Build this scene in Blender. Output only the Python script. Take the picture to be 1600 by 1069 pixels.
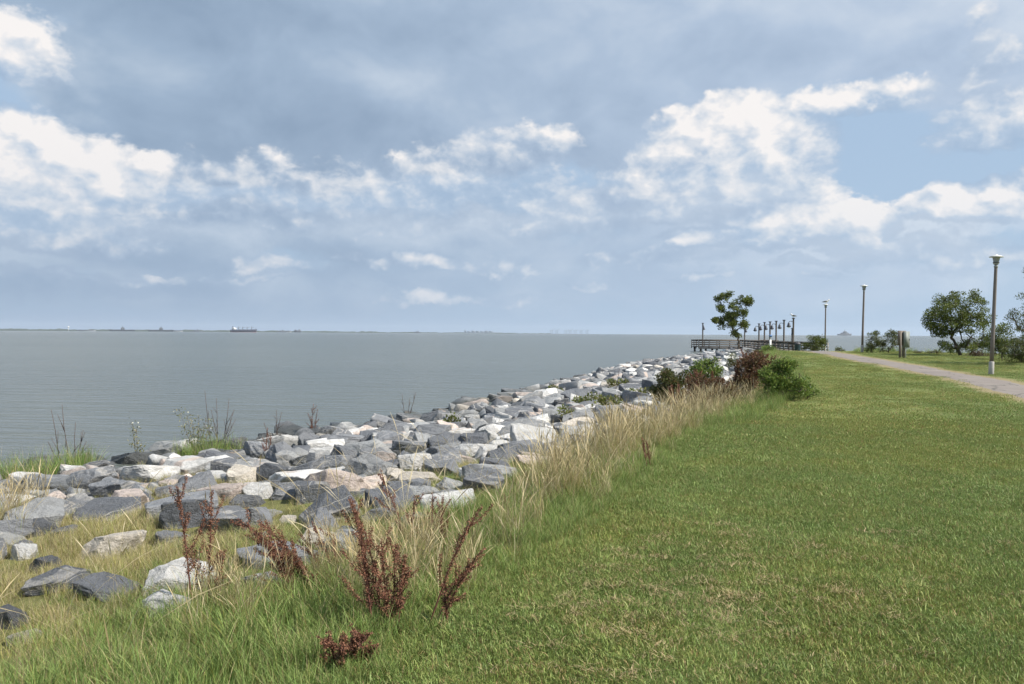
import bpy, math, random
import numpy as np
from mathutils import Vector, Matrix, noise as mnoise

R = math.radians
rng = np.random.default_rng(7)
random.seed(7)

for o in list(bpy.data.objects):
    bpy.data.objects.remove(o)
scene = bpy.context.scene
COL = scene.collection

# ============================================================ camera
CAM_Z = 1.6
FPX = 1600 * 28.0 / 36.0            # focal length in photograph pixels
cam_d = bpy.data.cameras.new('camera')
cam_d.lens = 28.0
cam_d.sensor_width = 36.0
cam_d.clip_start = 0.05
cam_d.clip_end = 60000.0
cam = bpy.data.objects.new('camera', cam_d)
COL.objects.link(cam)
CAM_ROT = Matrix.Rotation(R(90 - 0.62), 3, 'X') @ Matrix.Rotation(R(0.32), 3, 'Z')
cam.matrix_world = Matrix.Translation((0, 0, CAM_Z)) @ CAM_ROT.to_4x4()
scene.camera = cam

# ============================================================ colour management
scene.view_settings.view_transform = 'Standard'
scene.view_settings.look = 'None'
EXPOSURE = 0.6
scene.view_settings.exposure = EXPOSURE
scene.view_settings.gamma = 1.0
scene.view_settings.use_curve_mapping = False
scene.cycles.max_bounces = 6
scene.cycles.diffuse_bounces = 2
scene.cycles.glossy_bounces = 2
scene.cycles.transmission_bounces = 3
scene.cycles.transparent_max_bounces = 8
scene.cycles.volume_bounces = 1
scene.cycles.caustics_reflective = False
scene.cycles.caustics_refractive = False
scene.cycles.use_denoising = True
scene.cycles.use_adaptive_sampling = True
scene.cycles.adaptive_threshold = 0.02

SUN_AZ, SUN_EL = 112.0, 47.0         # degrees clockwise from the view direction (+Y), above the horizon


# ============================================================ node helpers
class NT:
    def __init__(self, tree):
        self.t = tree
        self.n = tree.nodes
        self.l = tree.links

    def node(self, typ, **kw):
        nd = self.n.new(typ)
        for k, v in kw.items():
            setattr(nd, k, v)
        return nd

    def put(self, sock, v):
        if v is None:
            return
        if isinstance(v, bpy.types.NodeSocket):
            self.l.new(v, sock)
        else:
            if sock.type == 'RGBA' and not isinstance(v, (int, float)) and len(v) == 3:
                v = (*v, 1.0)
            sock.default_value = v

    def m(self, op, a, b=None, c=None, clamp=False):
        nd = self.node('ShaderNodeMath', operation=op, use_clamp=clamp)
        for i, v in enumerate((a, b, c)):
            self.put(nd.inputs[i], v)
        return nd.outputs[0]

    def vm(self, op, a, b=None):
        nd = self.node('ShaderNodeVectorMath', operation=op)
        self.put(nd.inputs[0], a)
        self.put(nd.inputs[1], b)
        return nd.outputs[0]

    def noise(self, vec, scale, detail=4, rough=0.5, dist=0.0, lac=2.0):
        nd = self.node('ShaderNodeTexNoise')
        self.put(nd.inputs['Vector'], vec)
        nd.inputs['Scale'].default_value = scale
        nd.inputs['Detail'].default_value = detail
        nd.inputs['Roughness'].default_value = rough
        nd.inputs['Distortion'].default_value = dist
        nd.inputs['Lacunarity'].default_value = lac
        return nd

    def ss(self, v, lo, hi, olo=0.0, ohi=1.0, smooth=True):
        nd = self.node('ShaderNodeMapRange')
        nd.interpolation_type = 'SMOOTHSTEP' if smooth else 'LINEAR'
        self.put(nd.inputs[0], v)
        for i, x in enumerate((lo, hi, olo, ohi)):
            self.put(nd.inputs[i + 1], x)
        return nd.outputs[0]

    def mix(self, f, a, b, blend='MIX'):
        nd = self.node('ShaderNodeMix', data_type='RGBA', blend_type=blend)
        self.put(nd.inputs[0], f)
        self.put(nd.inputs[6], a)
        self.put(nd.inputs[7], b)
        return nd.outputs[2]

    def xyz(self, x, y, z):
        nd = self.node('ShaderNodeCombineXYZ')
        for i, v in enumerate((x, y, z)):
            self.put(nd.inputs[i], v)
        return nd.outputs[0]

    def sep(self, v):
        nd = self.node('ShaderNodeSeparateXYZ')
        self.put(nd.inputs[0], v)
        return nd.outputs

    def ramp(self, f, stops):
        nd = self.node('ShaderNodeValToRGB')
        e = nd.color_ramp.elements
        while len(e) < len(stops):
            e.new(0.5)
        for el, (p, c) in zip(e, stops):
            el.position = p
            el.color = (*c, 1.0)
        self.put(nd.inputs[0], f)
        return nd.outputs[0]


def srgb(r, g, b):
    f = lambda c: (c / 255 / 12.92) if c / 255 <= 0.04045 else ((c / 255 + 0.055) / 1.055) ** 2.4
    return (f(r), f(g), f(b))


# ============================================================ world: blue sky, cumulus and a grey cloud deck
def px_ae(x, y):
    """azimuth and elevation (degrees) of a spot in the sky"""
    a = math.atan2(x - 800, FPX)
    e = math.atan2(521 - y, FPX) * math.cos(a)
    return math.degrees(a), math.degrees(e)


def blob_group(name, blobs):
    """height of the placed cloud masses over a spot given as (azimuth, elevation, 0) in degrees"""
    g = bpy.data.node_groups.new(name, 'ShaderNodeTree')
    g.interface.new_socket('P', in_out='INPUT', socket_type='NodeSocketVector')
    g.interface.new_socket('D', in_out='OUTPUT', socket_type='NodeSocketFloat')
    N = NT(g)
    gi = N.node('NodeGroupInput')
    go = N.node('NodeGroupOutput')
    acc = None
    for (x, y, rx, ry, wt) in blobs:
        a0, e0 = px_ae(x, y)
        ia = 1 / (math.degrees(rx / FPX) * math.cos(R(a0)) ** 2)
        ie = 1 / (math.degrees(ry / FPX) * math.cos(R(a0)))
        q = N.node('ShaderNodeVectorMath', operation='MULTIPLY_ADD')
        N.put(q.inputs[0], gi.outputs[0])
        q.inputs[1].default_value = (ia, ie, 0)
        q.inputs[2].default_value = (-a0 * ia, -e0 * ie, 0)
        dt = N.node('ShaderNodeVectorMath', operation='DOT_PRODUCT')
        N.put(dt.inputs[0], q.outputs[0])
        N.put(dt.inputs[1], q.outputs[0])
        v = N.m('MULTIPLY_ADD', dt.outputs['Value'], -wt, wt)
        acc = v if acc is None else N.m('SMOOTH_MAX', acc, v, 0.3)
    g.links.new(N.m('MAXIMUM', acc, -1.2), go.inputs[0])
    return g


CUMULUS = [  # x, y, half width, half height (photograph pixels), weight
    (30, 290, 210, 110, 1.9), (170, 300, 110, 80, 1.5), (225, 265, 50, 40, 1.0), (15, 75, 105, 55, 1.1), (70, 360, 210, 46, 1.3), (30, 230, 90, 50, 1.1),
    (560, 312, 400, 50, 0.42), (330, 310, 90, 34, 0.40), (560, 296, 110, 30, 0.38), (700, 282, 120, 44, 0.52), (780, 255, 80, 44, 0.5), (850, 222, 46, 24, 0.42), (880, 330, 160, 40, 0.38),
    (1140, 245, 160, 95, 1.8), (1040, 290, 100, 65, 1.3), (1225, 235, 60, 62, 1.2), (1170, 180, 56, 36, 0.9), (1240, 345, 150, 46, 1.4), (1100, 372, 80, 24, 1.0), (1320, 342, 85, 44, 1.3), (1290, 300, 40, 26, 0.8),
    (1500, 320, 125, 40, 1.3), (1565, 298, 44, 36, 1.1), (1470, 300, 46, 28, 0.9), (1420, 388, 120, 28, 0.45), (1490, 402, 50, 32, 0.45), (1590, 395, 50, 22, 0.4),
    (1330, 155, 140, 22, 0.45), (1560, 185, 110, 50, 0.55), (1535, 75, 40, 50, 0.25),
    (545, 402, 44, 9, 0.36), (670, 408, 85, 14, 0.38), (800, 418, 46, 16, 0.36), (915, 437, 48, 9, 0.36), (425, 414, 80, 15, 0.28),
    (400, 441, 70, 6, 0.36), (1110, 428, 60, 7, 0.36), (1250, 405, 50, 9, 0.42), (1285, 429, 40, 7, 0.36), (180, 438, 90, 7, 0.22),
    (740, 470, 110, 9, 0.2), (1340, 408, 18, 8, 0.32), (1030, 400, 120, 10, 0.2), (60, 430, 90, 7, 0.22),
]
DECK = [
    (440, 150, 370, 140, 1.7), (690, 195, 300, 85, 1.6), (200, 110, 110, 110, 1.1), (860, 120, 330, 140, 1.3), (980, 200, 150, 85, 1.3), (520, 10, 900, 110, 1.2), (1150, 60, 300, 90, 1.1),
    (1280, 60, 380, 80, 1.0), (1540, 115, 140, 50, 0.6), (330, 250, 130, 48, 1.5), (560, 365, 460, 40, 0.9), (1010, 330, 200, 42, 0.9), (190, 402, 300, 30, 0.9), (1500, 352, 190, 24, 0.6), (800, 395, 420, 40, 0.7),
    (1180, 305, 120, 34, 0.5), (1270, 392, 330, 28, 0.6), (430, 455, 700, 44, 0.6), (1000, 440, 600, 44, 0.55),
]

world = bpy.data.worlds.new('World')
scene.world = world
world.use_nodes = True
world.cycles.sampling_method = 'MANUAL'
world.cycles.sample_map_resolution = 512
N = NT(world.node_tree)
N.n.clear()
w_out = N.node('ShaderNodeOutputWorld')
w_bg = N.node('ShaderNodeBackground')
sky = N.node('ShaderNodeTexSky', sky_type='NISHITA', sun_disc=False)
sky.sun_elevation = R(SUN_EL)
sky.sun_rotation = R(SUN_AZ)
sky.air_density = 1.0
sky.dust_density = 1.6
sky.ozone_density = 2.0
tc = N.node('ShaderNodeTexCoord')
dx, dy, dz = N.sep(tc.outputs['Generated'])
A = N.m('MULTIPLY', N.m('ARCTAN2', dx, dy), 180 / math.pi)
E = N.m('MULTIPLY', N.m('ARCSINE', dz), 180 / math.pi)
SKY_STRENGTH = 0.1
S = 1.0 / SKY_STRENGTH


def lin(c):
    return tuple(v * S for v in c)


blue = N.mix(0.82, sky.outputs[0], lin(srgb(178, 203, 230)))
D = N.vm('MULTIPLY', tc.outputs['Generated'], (1, 1, 1.4))


def use(g, p):
    nd = N.node('ShaderNodeGroup')
    nd.node_tree = g
    N.put(nd.inputs[0], p)
    return nd.outputs[0]


def compose(c_cov, c_lit, d_cov, d_lit):
    """blue sky, then the deck, then cumulus below it, then the pale air towards the horizon"""
    side = N.ss(A, -38, 30)
    dc = N.mix(side, N.ramp(d_lit, [(0.0, lin(srgb(134, 156, 181))), (0.45, lin(srgb(155, 176, 200))), (1.0, lin(srgb(197, 211, 227)))]),
               N.ramp(d_lit, [(0.0, lin(srgb(160, 179, 204))), (0.45, lin(srgb(182, 199, 221))), (1.0, lin(srgb(214, 224, 236)))]))
    c = N.mix(d_cov, blue, dc)
    cc = N.ramp(c_lit, [(0.0, lin(srgb(158, 177, 202))), (0.35, lin(srgb(184, 200, 220))), (0.62, lin(srgb(218, 224, 232))), (1.0, lin(srgb(250, 246, 244)))])
    c = N.mix(c_cov, c, cc)
    f = N.m('MULTIPLY', N.m('EXPONENT', N.m('MULTIPLY', N.m('MAXIMUM', E, 0.0), -0.21)), 0.90)
    hc = N.mix(N.ss(A, -35, 35), lin(srgb(158, 178, 203)), lin(srgb(184, 206, 229)))
    return N.mix(f, c, hc)


def puff(v, scale):
    nd = N.node('ShaderNodeTexVoronoi', feature='F1', normalize=True)
    nd.inputs['Scale'].default_value = scale
    nd.inputs['Detail'].default_value = 2.0
    nd.inputs['Roughness'].default_value = 0.55
    N.put(nd.inputs['Vector'], v)
    return N.m('SUBTRACT', 0.5, nd.outputs['Distance'])


# the part of the sky that the photograph shows
wnz = N.noise(D, 13.0, 5, 0.6)
wn = N.sep(wnz.outputs['Color'])
P = N.xyz(N.m('MULTIPLY_ADD', wn[0], 4.6, N.m('SUBTRACT', A, 2.3)), N.m('MULTIPLY_ADD', wn[1], 3.6, N.m('SUBTRACT', E, 1.8)), 0.0)
DW = N.vm('ADD', D, N.vm('MULTIPLY', wnz.outputs['Color'], (0.05, 0.05, 0.05)))
gC = blob_group('cumulus_masses', CUMULUS)
gD = blob_group('deck_masses', DECK)
CN = 26.0
n0 = N.noise(D, CN, 7, 0.58, 0.2).outputs[0]
u0 = puff(DW, 27.0)
u1 = puff(N.vm('ADD', DW, (0.009, 0, 0.015)), 27.0)
m0 = use(gC, P)
m1 = use(gC, N.vm('ADD', P, (0.7, 1.5, 0)))
c0 = N.m('ADD', N.m('MULTIPLY_ADD', N.m('SUBTRACT', n0, 0.5), 1.35, N.m('ADD', m0, 0.06)), N.m('MULTIPLY', u0, 0.9))
relief = N.m('ADD', N.m('MULTIPLY_ADD', N.m('SUBTRACT', u0, u1), 1.5, N.ss(m0, 0.0, 1.2, 0, 0.38)), N.m('MULTIPLY_ADD', N.m('SUBTRACT', n0, 0.5), 1.25, N.m('MULTIPLY', N.m('SUBTRACT', m0, m1), 0.40)))
lit = N.m('ADD', relief, 0.24, clamp=True)
e0 = N.noise(D, 8.0, 7, 0.55, 0.3).outputs[0]
e1 = N.noise(N.vm('ADD', D, (0.02, 0, 0.05)), 8.0, 4, 0.55, 0.3).outputs[0]
q0 = use(gD, P)
q1 = use(gD, N.vm('ADD', P, (0.5, 2.2, 0)))
k0 = N.m('MULTIPLY_ADD', N.m('SUBTRACT', e0, 0.5), 1.7, q0)
dl = N.m('ADD', N.m('MULTIPLY_ADD', N.m('SUBTRACT', e0, e1), 1.3, N.m('MULTIPLY', N.m('SUBTRACT', q0, q1), 0.30)), N.m('MULTIPLY_ADD', k0, -0.30, 0.70), clamp=True)
front = compose(N.m('MULTIPLY', N.ss(c0, 0.0, 0.48), N.m('MULTIPLY_ADD', lit, 0.55, 0.45)), lit, N.m('MULTIPLY', N.ss(k0, -0.25, 0.45), 0.96), dl)
N.put(w_bg.inputs[0], front)
w_bg.inputs[1].default_value = SKY_STRENGTH / 2 ** EXPOSURE
# the rest of it goes on in the same way, broken cloud under a grey deck
r0 = N.noise(D, 5.0, 5, 0.58, 0.2).outputs[0]
r1 = N.noise(D, 2.2, 3, 0.5).outputs[0]
rest = compose(N.ss(r0, 0.5, 0.6), N.ss(r0, 0.5, 0.75), N.m('MULTIPLY', N.ss(r1, 0.40, 0.55), 0.9), N.ss(r0, 0.35, 0.7))
w_bg2 = N.node('ShaderNodeBackground')
N.put(w_bg2.inputs[0], rest)
w_bg2.inputs[1].default_value = SKY_STRENGTH / 2 ** EXPOSURE
inside = N.m('MULTIPLY', N.ss(N.m('ABSOLUTE', A), 35, 42, 1, 0), N.m('MULTIPLY', N.ss(E, 24, 28, 1, 0), N.ss(E, -1.0, -0.5)))
w_mix = N.node('ShaderNodeMixShader')
N.put(w_mix.inputs[0], inside)
N.l.new(w_bg2.outputs[0], w_mix.inputs[1])
N.l.new(w_bg.outputs[0], w_mix.inputs[2])
N.l.new(w_mix.outputs[0], w_out.inputs[0])

# ============================================================ sun
sun_d = bpy.data.lights.new('sun', 'SUN')
sun_d.energy = 4.6
sun_d.angle = R(0.6)
sun_d.color = (1.0, 0.95, 0.87)
sun = bpy.data.objects.new('sun', sun_d)
COL.objects.link(sun)
sun_dir = Vector((math.sin(R(SUN_AZ)) * math.cos(R(SUN_EL)), math.cos(R(SUN_AZ)) * math.cos(R(SUN_EL)), math.sin(R(SUN_EL))))
sun.rotation_euler = sun_dir.to_track_quat('Z', 'Y').to_euler()
sun.location = sun_dir * 50
# ============================================================ STRUCTURE
# ---------------------------------------------------------------- general helpers
def tag(o, label=None, cat=None, group=None, kind=None):
    for k, v in (('label', label), ('category', cat), ('group', group), ('kind', kind)):
        if v is not None:
            o[k] = v
    return o


def link(o, parent=None):
    COL.objects.link(o)
    if parent is not None:
        o.parent = parent
    return o


def empty(name, loc=(0, 0, 0), rz=0.0):
    o = bpy.data.objects.new(name, None)
    o.empty_display_size = 0.2
    o.location = loc
    o.rotation_euler = (0, 0, rz)
    return link(o)


def np_mesh(name, V, tris, mat=None, smooth=False, attrs=None):
    """mesh from an (n,3) vertex array and an (m,3) triangle array"""
    V = np.asarray(V, np.float32)
    T = np.asarray(tris, np.int32)
    me = bpy.data.meshes.new(name)
    me.vertices.add(len(V))
    me.vertices.foreach_set('co', V.ravel())
    me.loops.add(T.size)
    me.loops.foreach_set('vertex_index', T.ravel())
    me.polygons.add(len(T))
    me.polygons.foreach_set('loop_start', np.arange(0, T.size, 3, dtype=np.int32))
    me.polygons.foreach_set('loop_total', np.full(len(T), 3, np.int32))
    if smooth:
        me.polygons.foreach_set('use_smooth', np.ones(len(T), bool))
    for k, a in (attrs or {}).items():
        a = np.asarray(a, np.float32)
        if a.ndim == 1:
            at = me.attributes.new(k, 'FLOAT', 'POINT')
            at.data.foreach_set('value', a)
        else:
            at = me.attributes.new(k, 'FLOAT_COLOR', 'POINT')
            at.data.foreach_set('color', np.concatenate([a, np.ones((len(a), 1), np.float32)], 1).ravel())
    me.update(calc_edges=True)
    if mat:
        me.materials.append(mat)
    return me


class MB:
    """collects simple solids and builds ONE mesh object"""
    def __init__(self):
        self.v, self.f, self.n = [], [], 0

    def add(self, V, T):
        V = np.asarray(V, float)
        self.v.append(V)
        self.f.append(np.asarray(T, int) + self.n)
        self.n += len(V)
        return self

    def box(self, lo, hi, taper=1.0):
        x0, y0, z0 = lo
        x1, y1, z1 = hi
        cx, cy = (x0 + x1) / 2, (y0 + y1) / 2
        t = lambda c, v: c + (v - c) * taper
        V = [(x0, y0, z0), (x1, y0, z0), (x1, y1, z0), (x0, y1, z0), (t(cx, x0), t(cy, y0), z1), (t(cx, x1), t(cy, y0), z1), (t(cx, x1), t(cy, y1), z1), (t(cx, x0), t(cy, y1), z1)]
        Q = [(0, 3, 2, 1), (4, 5, 6, 7), (0, 1, 5, 4), (1, 2, 6, 5), (2, 3, 7, 6), (3, 0, 4, 7)]
        T = [t_ for q in Q for t_ in ((q[0], q[1], q[2]), (q[0], q[2], q[3]))]
        return self.add(V, T)

    def bar(self, a, b, w, h, up=(0, 0, 1)):
        """rectangular bar from a to b"""
        a, b = Vector(a), Vector(b)
        d = (b - a).normalized()
        s = d.cross(Vector(up))
        s = s.normalized() if s.length > 1e-5 else Vector((1, 0, 0))
        u = s.cross(d)
        V = []
        for p in (a, b):
            for i, j in ((-1, -1), (1, -1), (1, 1), (-1, 1)):
                V.append(p + s * (i * w / 2) + u * (j * h / 2))
        Q = [(0, 3, 2, 1), (4, 5, 6, 7), (0, 1, 5, 4), (1, 2, 6, 5), (2, 3, 7, 6), (3, 0, 4, 7)]
        T = [t_ for q in Q for t_ in ((q[0], q[1], q[2]), (q[0], q[2], q[3]))]
        return self.add([tuple(v) for v in V], T)

    def tube(self, pts, rad, sides=6, caps=True):
        pts = [Vector(p) for p in pts]
        rad = rad if hasattr(rad, '__len__') else [rad] * len(pts)
        V, T = [], []
        ref = Vector((0.3, 0.9, 0.2))
        for i, p in enumerate(pts):
            d = (pts[min(i + 1, len(pts) - 1)] - pts[max(i - 1, 0)])
            d = d.normalized() if d.length > 1e-9 else Vector((0, 0, 1))
            s = d.cross(ref)
            if s.length < 1e-3:
                s = d.cross(Vector((1, 0, 0)))
            s.normalize()
            u = s.cross(d)
            for k in range(sides):
                a = 2 * math.pi * k / sides
                V.append(tuple(p + (s * math.cos(a) + u * math.sin(a)) * rad[i]))
        for i in range(len(pts) - 1):
            for k in range(sides):
                a, b = i * sides + k, i * sides + (k + 1) % sides
                T += [(a, b, b + sides), (a, b + sides, a + sides)]
        if caps:
            n = len(V)
            V += [tuple(pts[0]), tuple(pts[-1])]
            for k in range(sides):
                T.append((n, (k + 1) % sides, k))
                o = (len(pts) - 1) * sides
                T.append((n + 1, o + k, o + (k + 1) % sides))
        return self.add(V, T)

    def lathe(self, prof, sides=16, at=(0, 0, 0)):
        """prof: (radius, z) from the bottom up"""
        return self.tube([(at[0], at[1], at[2] + z) for r, z in prof], [r for r, z in prof], sides)

    def prism(self, outline, z0, z1, top=None):
        """outline (x, y) at z0 to the outline top at z1"""
        n = len(outline)
        top = top or outline
        V = [(x, y, z0) for x, y in outline] + [(x, y, z1) for x, y in top]
        V += [(sum(p[0] for p in outline) / n, sum(p[1] for p in outline) / n, z0), (sum(p[0] for p in top) / n, sum(p[1] for p in top) / n, z1)]
        T = []
        for k in range(n):
            j = (k + 1) % n
            T += [(k, j, j + n), (k, j + n, k + n), (2 * n, j, k), (2 * n + 1, k + n, j + n)]
        return self.add(V, T)

    def mesh(self, name, mat, smooth=False, attrs=None):
        return np_mesh(name, np.concatenate(self.v), np.concatenate(self.f), mat, smooth, attrs)

    def build(self, name, mat, parent=None, smooth=False, attrs=None):
        return link(bpy.data.objects.new(name, self.mesh(name, mat, smooth, attrs)), parent)


def copy_tree(o, parent=None):
    c = o.copy()
    COL.objects.link(c)
    c.parent = parent
    for ch in [k for k in o.children]:
        copy_tree(ch, c)
    return c


# ---------------------------------------------------------------- the lie of the land
L_Y = [-60, -15, -2, 4.66, 6.7, 12.7, 22.6, 40, 58, 80, 100, 130]
L_X = [-22, -9, -3.1, -0.38, 0.54, 3.06, 7.8, 14.0, 19.0, 24.0, 29.0, 36.0]
W_Y = [-60, -20, 0, 14, 17, 24.5, 50, 87, 105, 130]
W_X = [-55, -30, -17.5, -9.6, -7.2, -3.0, 6.0, 17.5, 24.0, 33.0]
R_Y = [-60, 30, 42, 50, 56, 60, 66, 76, 86, 96, 130]
R_X = [128, 120, 80, 50, 37, 31.5, 30.5, 34.5, 38.0, 40.0, 44.0]
PATH = [(9.0, 2.0), (11.2, 12.0), (14.1, 20.7), (17.2, 30.0), (18.5, 36.0), (20.1, 46.0), (22.6, 57.0), (26.5, 70.0), (31.0, 83.0)]
PATH_W = 1.75
WATER_Z = -1.0


def smooth01(x):
    x = np.clip(x, 0, 1)
    return x * x * (3 - 2 * x)


def edge_t(X, Y):
    l = np.interp(Y, L_Y, L_X)
    w = np.interp(Y, W_Y, W_X)
    return (X - l) / (w - l)


def wob(X, Y, s, k=0.0):
    return np.sin(X * s + 1.3 * np.sin(Y * s * 0.7 + k)) * np.cos(Y * s * 1.1 + 0.9 * np.sin(X * s * 0.6 + k * 2))


def tz(X, Y):
    X, Y = np.asarray(X, float), np.asarray(Y, float)
    t = edge_t(X, Y)
    base = 0.33 * smooth01((Y - 25) / 32) - 0.40 * smooth01((Y - 60) / 22) - 0.6 * smooth01((Y - 84) / 10) - 1.6 * smooth01((Y - 90) / 16)
    base = base + 0.025 * wob(X, Y, 0.45) + 0.012 * wob(X, Y, 1.7, 2.0)
    drop = np.interp(t, [0, 0.05, 0.16, 1.0, 1.15, 1.6, 3], [0, -0.05, -0.2, -1.15, -1.7, -2.6, -3])
    r = X - np.interp(Y, R_Y, R_X)
    rdrop = -np.clip(r, 0, 8) * 0.38
    z = base + np.where(t > 0, drop, 0) + np.where(r > 0, rdrop, 0)
    z = z + np.where((t > 0.08) & (t < 1.3), 0.06 * wob(X, Y, 1.9, 1.0), 0)
    return np.maximum(z, -3.2)


def tzf(x, y):
    return float(tz(x, y))


CAMP = Vector((0, 0, CAM_Z))


def ray(px, py):
    return (CAM_ROT @ Vector(((px - 800) / FPX, -(py - 534.5) / FPX, -1.0))).normalized()


def spot(px, py, dz=0.0):
    """the point of the ground seen at a photograph pixel"""
    d = ray(px, py)
    s, prev = 2.0, 2.0
    while s < 160:
        p = CAMP + d * s
        if p.z < tzf(p.x, p.y) + dz:
            lo, hi = prev, s
            for _ in range(20):
                m = (lo + hi) / 2
                q = CAMP + d * m
                if q.z < tzf(q.x, q.y) + dz:
                    hi = m
                else:
                    lo = m
            return CAMP + d * hi
        prev = s
        s *= 1.01
    return CAMP + d * 160


def shore_spot(px, py, lim=0.95):
    """like spot, but never beyond the outermost stones"""
    p = spot(px, py)
    if edge_t(p.x, p.y) <= lim:
        return p
    d = ray(px, py)
    for y_ in np.arange(5, 90, 0.1):
        x_ = d.x / d.y * y_
        if edge_t(x_, y_) > lim - 0.02:
            return Vector((x_, float(y_), tzf(x_, y_)))
    return p


def at(px, py, Y):
    """the point at depth Y seen at a photograph pixel"""
    d = ray(px, py)
    return CAMP + d * (Y / d.y)


CAM_INV = CAM_ROT.transposed()


def to_px(p):
    q = CAM_INV @ (Vector(p) - CAMP)
    return 800 + FPX * q.x / -q.z, 534.5 - FPX * q.y / -q.z, -q.z


def path_dist(X, Y):
    """signed sideways distance from the middle of the path"""
    P = np.array(PATH)
    return np.abs(X - np.interp(Y, P[:, 1], P[:, 0])) * 0.94


# ---------------------------------------------------------------- materials
def new_mat(name):
    m = bpy.data.materials.new(name)
    m.use_nodes = True
    N = NT(m.node_tree)
    b = N.n['Principled BSDF']
    return m, N, b


def plain(name, col, rough=0.6, var=0.2, scale=8.0, metal=0.0, bump=0.0, spec=0.4):
    """plain surface with uneven tone"""
    m, N, b = new_mat(name)
    tc = N.node('ShaderNodeTexCoord')
    n = N.noise(tc.outputs['Object'], scale, 5, 0.6)
    v = N.m('MULTIPLY_ADD', N.m('SUBTRACT', n.outputs[0], 0.5), 2 * var, 1.0)
    N.put(b.inputs['Base Color'], N.mix(1.0, col, N.xyz(v, v, v), 'MULTIPLY'))
    b.inputs['Roughness'].default_value = rough
    b.inputs['Metallic'].default_value = metal
    b.inputs['Specular IOR Level'].default_value = spec
    if bump:
        bn = N.node('ShaderNodeBump')
        bn.inputs['Strength'].default_value = bump
        bn.inputs['Distance'].default_value = 0.02
        N.put(bn.inputs['Height'], n.outputs[0])
        N.put(b.inputs['Normal'], bn.outputs[0])
    return m


def lawn_tint(N):
    """slow changes of tone over the lawn: (greener, drier) by place"""
    g = N.node('ShaderNodeNewGeometry')
    p = g.outputs['Position']
    a = N.noise(p, 0.22, 4, 0.55).outputs[0]
    b = N.noise(N.vm('MULTIPLY', p, (1.0, 1.0, 0.2)), 1.3, 4, 0.6).outputs[0]
    dry = N.m('ADD', N.m('MULTIPLY', a, 0.55), N.m('MULTIPLY', b, 0.45))
    return p, N.ss(dry, 0.40, 0.64)


def leaf_mat(name, trans=0.3, rough=0.55, lawn=False):
    """thin leaves and blades: their own colour from the mesh, some light through them"""
    m, N, b = new_mat(name)
    at_ = N.node('ShaderNodeAttribute', attribute_name='col')
    col = at_.outputs['Color']
    if lawn:
        p, dry = lawn_tint(N)
        col = N.mix(N.m('MULTIPLY', dry, 0.55), col, N.mix(1.0, col, (1.42, 1.10, 0.95), 'MULTIPLY'))
    else:
        g = N.node('ShaderNodeNewGeometry')
        n = N.noise(g.outputs['Position'], 1.4, 3, 0.5).outputs[0]
        v = N.m('MULTIPLY_ADD', N.m('SUBTRACT', n, 0.5), 0.7, 1.0)
        col = N.mix(1.0, col, N.xyz(v, v, v), 'MULTIPLY')
    N.put(b.inputs['Base Color'], col)
    b.inputs['Roughness'].default_value = rough
    b.inputs['Specular IOR Level'].default_value = 0.25
    if trans > 0:
        tr = N.node('ShaderNodeBsdfTranslucent')
        N.put(tr.inputs[0], col)
        mx = N.node('ShaderNodeMixShader')
        mx.inputs[0].default_value = trans
        N.l.new(b.outputs[0], mx.inputs[1])
        N.l.new(tr.outputs[0], mx.inputs[2])
        N.l.new(mx.outputs[0], N.n['Material Output'].inputs[0])
    return m


def ground_mat():
    m, N, b = new_mat('ground_turf')
    p, dry = lawn_tint(N)
    fine = N.noise(p, 9.0, 6, 0.7).outputs[0]
    mott = N.noise(p, 2.4, 5, 0.65).outputs[0]
    turf = N.ramp(fine, [(0.28, (0.085, 0.118, 0.036)), (0.5, (0.145, 0.185, 0.062)), (0.72, (0.225, 0.252, 0.105))])
    turf = N.mix(N.m('MULTIPLY', dry, 0.75), turf, N.mix(1.0, turf, (1.42, 1.10, 0.95), 'MULTIPLY'))
    turf = N.mix(N.ss(mott, 0.55, 0.75, 0, 0.35), turf, (0.19, 0.165, 0.075))
    soil = N.ramp(mott, [(0.3, (0.10, 0.105, 0.040)), (0.6, (0.19, 0.185, 0.070)), (0.8, (0.27, 0.24, 0.11))])
    t = N.node('ShaderNodeAttribute', attribute_name='bank')
    tt = N.m('ADD', t.outputs['Fac'], N.m('MULTIPLY', N.m('SUBTRACT', mott, 0.5), 0.12))
    col = N.mix(N.ss(tt, 0.0, 0.10), turf, soil)
    rub = N.ramp(fine, [(0.3, (0.06, 0.06, 0.06)), (0.7, (0.17, 0.17, 0.165))])
    col = N.mix(N.ss(tt, 0.35, 0.6), col, rub)
    pd = N.node('ShaderNodeAttribute', attribute_name='path_edge')
    pf = N.m('ADD', pd.outputs['Fac'], N.m('MULTIPLY', N.m('SUBTRACT', mott, 0.5), 1.3))
    col = N.mix(N.ss(pf, 1.0, 1.55, 0.85, 0), col, (0.27, 0.215, 0.125))
    N.put(b.inputs['Base Color'], col)
    b.inputs['Roughness'].default_value = 0.9
    b.inputs['Specular IOR Level'].default_value = 0.15
    bn = N.node('ShaderNodeBump')
    bn.inputs['Strength'].default_value = 0.8
    bn.inputs['Distance'].default_value = 0.06
    N.put(bn.inputs['Height'], fine)
    N.put(b.inputs['Normal'], bn.outputs[0])
    return m


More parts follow.
